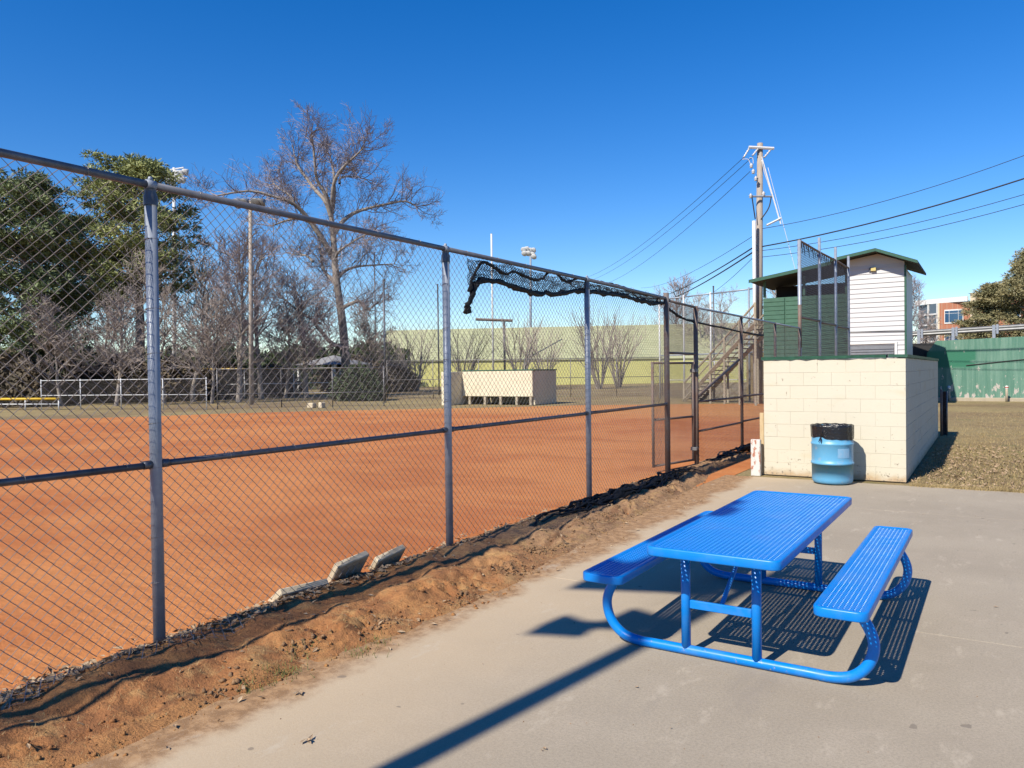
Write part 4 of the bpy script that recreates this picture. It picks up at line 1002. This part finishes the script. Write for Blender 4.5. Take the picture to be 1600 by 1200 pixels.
def generic_bare(seed, h, trunk_r, lev, kids, spread=.6, lean=.0, nmain=7, minr=.014):
    b_ = TreeB(seed); P = [Vector((0, 0, -.1))]; q = P[0]; dd = Vector((lean, 0, 1)).normalized()
    for i in range(8):
        dd = (dd+Vector((b_.r.gauss(0, .07), b_.r.gauss(0, .07), .15))).normalized(); q = q+dd*h*.75/8; P.append(q)
    b_.limb(P, trunk_r, trunk_r*.25, 8)
    for i in range(2, 9):
        for k in range(nmain//4+1):
            ax = (P[i]-P[i-1]).normalized(); o = ax.orthogonal().normalized(); o.rotate(Matrix.Rotation(b_.r.uniform(0, 6.28), 3, ax))
            b_.grow(P[i], ax*.5+o*spread+Vector((0, 0, .25)), h*b_.r.uniform(.20, .30)*(1.15-.06*i), trunk_r*.36, lev, .14, .18, minr, .7, kids)
    return b_
gA = generic_bare(21, 12, .20, 3, (4, 5)); gB = generic_bare(22, 9, .15, 3, (3, 4), .75); gC = generic_bare(23, 6, .10, 3, (3, 4), .8, 0, 8)
tA = gA.build('bare_tree', 'tall bare tree just left of the brown floodlight pole', gp(372, 50), .3, 1.0)
tB = gB.build('bare_tree', 'brown twiggy bare tree behind the first fence post', gp(300, 52), 1, 1.15, 'twig_brown')
tC = gC.build('bare_tree', 'small bare tree left of the first fence post behind the pale posted fence', gp(180, 46), 2, 1.25, 'twig_brown')
clone(tA, 'bare tree directly behind the brown floodlight pole', gp(408, 56), 2.2, 1.05)
clone(tA, 'dark forked bare tree between floodlight pole and big tree', gp(478, 58), 4.0, (1.15, 1.15, .85))
clone(tB, 'bare tree between the pines and floodlight pole', gp(338, 56), 3.3, 1.35)
clone(tB, 'bushy brown bare tree behind the right end of the pale posted fence', gp(255, 50), 5.0, 1.15)
clone(tB, 'bare tree filling the gap between the two pines', gp(150, 58), .7, 1.1)
clone(tC, 'low bare tree right of the first fence post', gp(330, 48), .5, 1.2)
clone(tC, 'low bare tree under the left pine', gp(95, 47), 4.1, 1.15)
clone(tC, 'low bare tree close to the big trunk on its left', gp(445, 57), 1.9, 1.3)
clone(tC, 'low bare tree just right of the big trunk', gp(585, 60), 3.9, 1.25)
# vase shaped bare shrubs before the yellow building
vs_ = TreeB(31)
for k in range(11):
    a = k*2.4; o = Vector((math.cos(a), math.sin(a), 0)); vs_.grow(o*.15, o*.30+Vector((0, 0, 1)), 3.0, .06, 2, .1, .09, .012, .45, (3, 4))
sh0 = vs_.build('bare_shrub', 'vase shaped bare shrub left of the far dugout', gp(725, 80), 0, 1.3, 'twig_brown')
clone(sh0, 'vase shaped bare shrub right above the far dugout', gp(812, 78), 1.3, 1.45); clone(sh0, 'bare shrub above the right end of the far dugout', gp(852, 84), 2.7, 1.35)
clone(sh0, 'thick stemmed bare shrub right of the third fence post', gp(936, 74), 4.4, 1.5); clone(sh0, 'bare shrub between third fence post and gate', gp(966, 80), 5.2, 1.4)
clone(sh0, 'bare shrub at the left end of the yellow building', gp(650, 76), 3.3, 1.3)
clone(tA, 'bare tree top left of the utility pole, behind the roof', gp(1058, 112), .9, (1.25, 1.25, 1.35)); clone(tB, 'bare tree top nearest the utility pole on its left', gp(1140, 105), 2.9, 1.45); clone(tB, 'bare tree top between gate and utility pole', gp(1100, 108), 4.7, 1.4)
clone(tC, 'bare tree peeping above the lean-to roof', gp(1210, 60), 1, 1.5); clone(tA, 'slender bare tree right behind the white tower', gp(1424, 62), 1.5, (.62, .62, .78)); clone(tC, 'small bare tree before the glazed corner of the brick building', gp(1452, 72), 4.5, 1.15)

# --- pines
def pine(seed, h, crown_lo, w, clumps, mat, nneed=70, nl=.34, cl=.75, lop=0.0, prof=None):
    rr = random.Random(seed); wd = MB(); nd = MB()
    wd.tube([(0, 0, -.1), (.1, .05, h*.35), (-.1, .1, h*.7), (0, 0, h*.95)], [h*.022, h*.018, h*.012, h*.004], 9, False)
    cents = []
    nb_ = clumps//5
    for i in range(nb_):
        t = rr.random()**.85; z = h*(crown_lo+(1-crown_lo)*t); a = rr.uniform(0, 6.28); rad_ = w*(prof(t) if prof else math.sin(math.pi*(.12+.80*t))**.8)*rr.uniform(.5, 1.0)
        e = Vector((math.cos(a)*rad_+lop*t, math.sin(a)*rad_, z+rad_*.12)); s0 = Vector((0, 0, z-rad_*.25))
        wd.tube([s0, (s0+e)/2+Vector((0, 0, -.1)), e], [.06, .045, .02], 4, False)
        for k in range(5):
            u = rr.uniform(.45, 1.08); c = s0.lerp(e, u)+Vector((rr.gauss(0, .35), rr.gauss(0, .35), rr.gauss(.1, .22))); cents.append(c)
    for c in cents:
        R = cl*rr.uniform(.6, 1.2)
        for k in range(nneed):
            d_ = Vector((rr.gauss(0, 1), rr.gauss(0, 1), rr.gauss(.25, .55))).normalized(); p_ = c+Vector((d_.x*R, d_.y*R, d_.z*R*.55))*rr.random()**.45
            L = nl*rr.uniform(.7, 1.3); dn = (d_+Vector((rr.gauss(0, .5), rr.gauss(0, .5), rr.gauss(0, .4)))).normalized(); s_ = dn.orthogonal().normalized(); s_.rotate(Matrix.Rotation(rr.uniform(0, 6.28), 3, dn)); s_ *= L*.17
            n = len(nd.V); q = p_+dn*L; nd.V += [(p_.x-s_.x, p_.y-s_.y, p_.z-s_.z), (p_.x+s_.x, p_.y+s_.y, p_.z+s_.z), (q.x, q.y, q.z)]; nd.F.append((n, n+1, n+2))
    return wd, nd
def place_pine(data, name, label, loc, mat, rz=0, sc=1):
    t = thing(name, label, 'tree', loc, rz); t.scale = (sc,)*3; data[0].build('trunk', 'bark', t, True); data[1].build('crown', mat, t); return t
p1 = pine(41, 15, .05, 4.0, 520, 'needle_dark', 95, .27)
t1 = place_pine(p1, 'pine_tree', 'dark dense pine at the far left behind the fence', gp(40, 50), 'needle_dark', 0, .98)
p2 = pine(43, 16, .42, 4.6, 440, 'needle', 110, .27, prof=lambda t: math.sin(math.pi*(.18+.72*t))**.7)
t2 = place_pine(p2, 'pine_tree', 'tall yellowish green pine behind the first fence post', gp(218, 54), 'needle', .6, 1.03)
clone(t1, 'dark pine partly out of frame at the left edge', gp(-60, 54), 2, 1.0); clone(t1, 'shorter dark pine between the leftmost pine and the tall one', gp(105, 60), 4, .95)
c3 = pine(47, 12, .12, 4.0, 340, 'conifer', 110, .28, .7, 0, lambda t: (1-t)**.75*1.05+.08)
t3 = place_pine(c3, 'conifer_tree', 'brownish conifer at the right edge behind the guardrail', gp(1612, 76), 'conifer', 0, 1.08)
clone(t3, 'lower conifer before the brick building, left of the taller one', gp(1553, 80), 2.2, (1.2, 1.2, .84))
# --- hedges / undergrowth
def bush(name, label, loc, wx, wy, h, n, mat, seed, size=.25, cat='bush'):
    rr = random.Random(seed); mb = MB(); st_ = MB()
    for k in range(7): st_.tube([(rr.gauss(0, wx*.1), rr.gauss(0, wy*.1), -.05), (rr.gauss(0, wx*.3), rr.gauss(0, wy*.3), h*.7)], [.04, .015], 4, False)
    for k in range(n):
        a, r = rr.uniform(0, 6.28), rr.random()**.5; z = rr.random(); env = math.sin(math.pi*min(1, .25+.75*z))**.5
        lump = 1+.35*noise.noise((math.cos(a)*2, math.sin(a)*2, seed+z*2)); p_ = Vector((math.cos(a)*r*wx*env*lump, math.sin(a)*r*wy*env*lump, z*h*lump))
        d_ = Vector((rr.gauss(0, 1), rr.gauss(0, 1), rr.gauss(.3, 1))).normalized(); s_ = d_.orthogonal().normalized()*size*.3; q = p_+d_*size*rr.uniform(.6, 1.3); n0 = len(mb.V)
        mb.V += [tuple(p_-s_), tuple(p_+s_), tuple(q)]; mb.F.append((n0, n0+1, n0+2))
    t = thing(name, label, cat, loc); st_.build('stems', 'bark', t); mb.build('foliage', mat, t); return t
b1 = bush('bush', 'brown undergrowth mound at the far left under the pine', gp(20, 48), 3.4, 2, 3.0, 5200, 'undergrowth', 51, .34)
bush('bush', 'dark green rounded shrub behind the far fence, right of the big trunk', gp(560, 50), 2.2, 1.5, 2.1, 4200, 'shrub_green', 52, .24)
def cb(lab, px, D_, rz, sc): clone(b1, lab, gp(px, D_), rz, sc)
cb('brown undergrowth mound behind the left end of the pale posted fence', 110, 52, 2, (1, 1, .9)); cb('brown thicket behind the middle of the pale posted fence', 190, 54, 3.5, (1, 1, .95)); cb('brown thicket directly behind the first fence post', 270, 54, 1.1, (1, 1, .9)); cb('brown thicket left of the brown floodlight pole foot', 345, 58, 5, (1, 1, .8)); cb('brown thicket right of the brown floodlight pole foot', 430, 64, 2.6, (1.1, 1, .75)); cb('dark thicket behind the big tree trunk', 560, 72, .4, (1.2, 1, 1.0)); cb('dark thicket beside the left end of the yellow building', 606, 74, 4.2, (.9, 1, .85))
# far wood behind everything, one mass
rr = random.Random(61); mb = MB()
for k in range(36000):
    px = rr.uniform(-150, 640); Dd = rr.uniform(88, 118); q = pt(px, 590, Dd); hh = (5.0+1.6*noise.noise((px*.013, 2, 0))+.9*noise.noise((px*.05, 7, 0)))
    z_ = rr.random()*hh; s_ = .35; a = rr.uniform(0, 6.28); n0 = len(mb.V)
    mb.V += [(q.x, q.y, z_), (q.x+math.cos(a)*s_, q.y+math.sin(a)*s_, z_+rr.uniform(-.2, .4)), (q.x+rr.uniform(-.3, .3), q.y, z_+.55)]; mb.F.append((n0, n0+1, n0+2))
tag(mb.build('far_wood', 'shrub_green'), 'dark wood along the horizon behind the field', 'wood', None, 'stuff')

# ================================================================== GROUND LITTER
rr = random.Random(71); mb = MB()
def leaf(x, y, z, s_, flat=.5):
    a = rr.uniform(0, 6.28); t = Vector((rr.gauss(0, flat), rr.gauss(0, flat), 1)).normalized(); u = t.orthogonal().normalized(); u.rotate(Matrix.Rotation(a, 3, t)); v = t.cross(u); c = Vector((x, y, z)); n0 = len(mb.V)
    for p_ in (c-u*s_, c-u*s_*.2+v*s_*.45+t*s_*.2, c+u*s_*1.1, c-u*s_*.2-v*s_*.45+t*s_*.25): mb.V.append(tuple(p_))
    mb.F += [(n0, n0+1, n0+2), (n0, n0+2, n0+3)]
for k in range(2600):
    y = rr.uniform(.2, 5.2) if k < 2000 else rr.uniform(5, 11); x = FX+rr.gauss(.0, .085)+.05*noise.noise((y*2, 3, 1)); leaf(x, y, max(0, berm_h(x, y))+.012, rr.uniform(.015, .038))
for k in range(170):
    x = rr.uniform(-4.2, -3.1); y = rr.uniform(1, 10); leaf(x, y, max(0, berm_h(x, y))+.01, rr.uniform(.010, .03))
for k in range(1100):
    x = rr.gauss(-.25, .6); y = rr.uniform(12.5, 19); 
    if x > -.98: leaf(x, y, .012, rr.uniform(.02, .045))
for k in range(26): leaf(rr.uniform(-3, .6), rr.uniform(2.2, 11), .006, rr.uniform(.006, .018), .2)
for (x, y) in ((gz(480, 1160).x, gz(480, 1160).y), (gz(1278, 1063).x, gz(1278, 1063).y), (gz(470, 1085).x, gz(470, 1085).y)):
    for k in range(4): leaf(x+rr.gauss(0, .012), y+rr.gauss(0, .012), .01, .022, .4)
tag(mb.build('leaf_litter', 'leaf_dead'), 'scattered dead brown leaves along fence foot and grass', 'leaves', None, 'stuff')
def blades(name, label, mat, gen, n, h0, h1, w):
    m_ = MB()
    for k in range(n):
        x, y, z_ = gen(k); h = rr.uniform(h0, h1); a = rr.uniform(0, 6.28); dx, dy = math.cos(a)*w, math.sin(a)*w; lx, ly_ = rr.gauss(0, h*.5), rr.gauss(0, h*.5); n0 = len(m_.V)
        m_.V += [(x-dx, y-dy, z_), (x+dx, y+dy, z_), (x+lx, y+ly_, z_+h)]; m_.F.append((n0, n0+1, n0+2))
    tag(m_.build(name, mat), label, 'grass', None, 'stuff')
tf = [gz(410, 1050, .06), gz(440, 1040, .06), gz(390, 1060, .06), gz(460, 1035, .06), gz(560, 1010, .05), gz(470, 1000, .1), gz(590, 980, .1)]
def g1(k):
    c = tf[k % len(tf)]; x, y = c.x+rr.gauss(0, .05), c.y+rr.gauss(0, .05); return x, y, max(0, berm_h(x, y))-.004
blades('grass_tufts', 'sparse green grass tufts on the earth bank', 'grass_green', g1, 420, .015, .05, .0025)
def g2(k):
    y = 12.36+(rr.random()**1.7)*22; x = -.98+rr.random()**.8*(1.2+y*.25) ; return x, y, -.014
blades('lawn', 'dry tan grass beside the dugout', 'grass_dry', g2, 42000, .02, .06, .004)
def g3(k):
    y = rr.uniform(.5, 11); x = interp(EDGE, y)-abs(rr.gauss(.35, .22)); return x, y, max(0, berm_h(x, y))-.004
blades('bank_grass', 'short dry grass stubble on the earth bank', 'grass_dry', g3, 5000, .008, .028, .0018)


mb = MB()
for k in range(1500):
    y = rr.uniform(.3, 11.5); x = interp(EDGE, y)-abs(rr.gauss(.18, .22))+.08; z_ = max(-.002, berm_h(x, y)); r = .004+.016*rr.random()**4
    n0 = len(mb.V); q = [rr.uniform(.7, 1.3) for _ in range(6)]
    mb.V += [(x+r*q[0], y, z_+r*.3), (x-r*q[1], y, z_+r*.3), (x, y+r*q[2], z_+r*.3), (x, y-r*q[3], z_+r*.3), (x, y, z_+r*q[4]), (x, y, z_-r*.5)]
    mb.F += [(n0+a, n0+c, n0+d_) for a, c, d_ in ((0, 2, 4), (2, 1, 4), (1, 3, 4), (3, 0, 4), (2, 0, 5), (1, 2, 5), (3, 1, 5), (0, 3, 5))]
tag(mb.build('soil_clods', 'berm_soil', None, True), 'loose crumbs of soil along the eroded bank edge', 'soil', None, 'stuff')

mb = MB()
for c_ in range(16):
    cy = rr.uniform(.6, 8.5); cx = interp(EDGE, cy)-rr.uniform(.10, .34)
    for k in range(80):
        x, y = cx+rr.gauss(0, .05), cy+rr.gauss(0, .11); z_ = max(-.002, berm_h(x, y)); r = .004+.019*rr.random()**3; n0 = len(mb.V); q = [rr.uniform(.6, 1.35) for _ in range(6)]; w = rr.uniform(-.5, .5)*r
        mb.V += [(x+r*q[0], y+w, z_+r*.3), (x-r*q[1], y-w, z_+r*.3), (x+w, y+r*q[2], z_+r*.4), (x-w, y-r*q[3], z_+r*.3), (x+w, y, z_+r*q[4]), (x, y, z_-r*.5)]
        mb.F += [(n0+a, n0+c, n0+d_) for a, c, d_ in ((0, 2, 4), (2, 1, 4), (1, 3, 4), (3, 0, 4), (2, 0, 5), (1, 2, 5), (3, 1, 5), (0, 3, 5))]
tag(mb.build('earth_clumps', 'grit_shaded_soil', None, True), 'crumbly earth clumps with painted-in shade broken from the bank edge', 'soil', None, 'stuff')  # shade on the clumps is put into their darker soil colour

mb = MB()
for k in range(700):
    x, y = -3.1+4.2*rr.random()**1.3, rr.uniform(1.6, 12); r = .0012+.0035*rr.random()**3; n0 = len(mb.V); q = [rr.uniform(.7, 1.3) for _ in range(5)]
    mb.V += [(x+r*q[0], y, .0005), (x-r*q[1], y, .0005), (x, y+r*q[2], .0005), (x, y-r*q[3], .0005), (x, y, r*q[4])]
    mb.F += [(n0+a, n0+c, n0+4) for a, c in ((0, 2), (2, 1), (1, 3), (3, 0))]
tag(mb.build('grit', 'grit_shaded_soil'), 'fine grit blown over the concrete pad', 'grit', None, 'stuff')
def g4(k):
    x = rr.uniform(-.95, 3.2); return x, 12.335-abs(rr.gauss(0, .035))*max(0, .6+2*noise.noise((x*3, 1, 1))), .0
blades('edge_grass', 'ragged dry grass spilling over the pad edge', 'grass_dry', g4, 2600, .02, .07, .004)
def g5(k):
    c = ((k*7919) % 61)/61; c2 = ((k*104729) % 53)/53; return -.9+3.6*c+rr.gauss(0, .05), 12.45+7*c2+rr.gauss(0, .06), -.014
blades('grass_clumps', 'olive clumps in the dry grass beside the dugout', 'grass_olive', g5, 3000, .03, .06, .004)
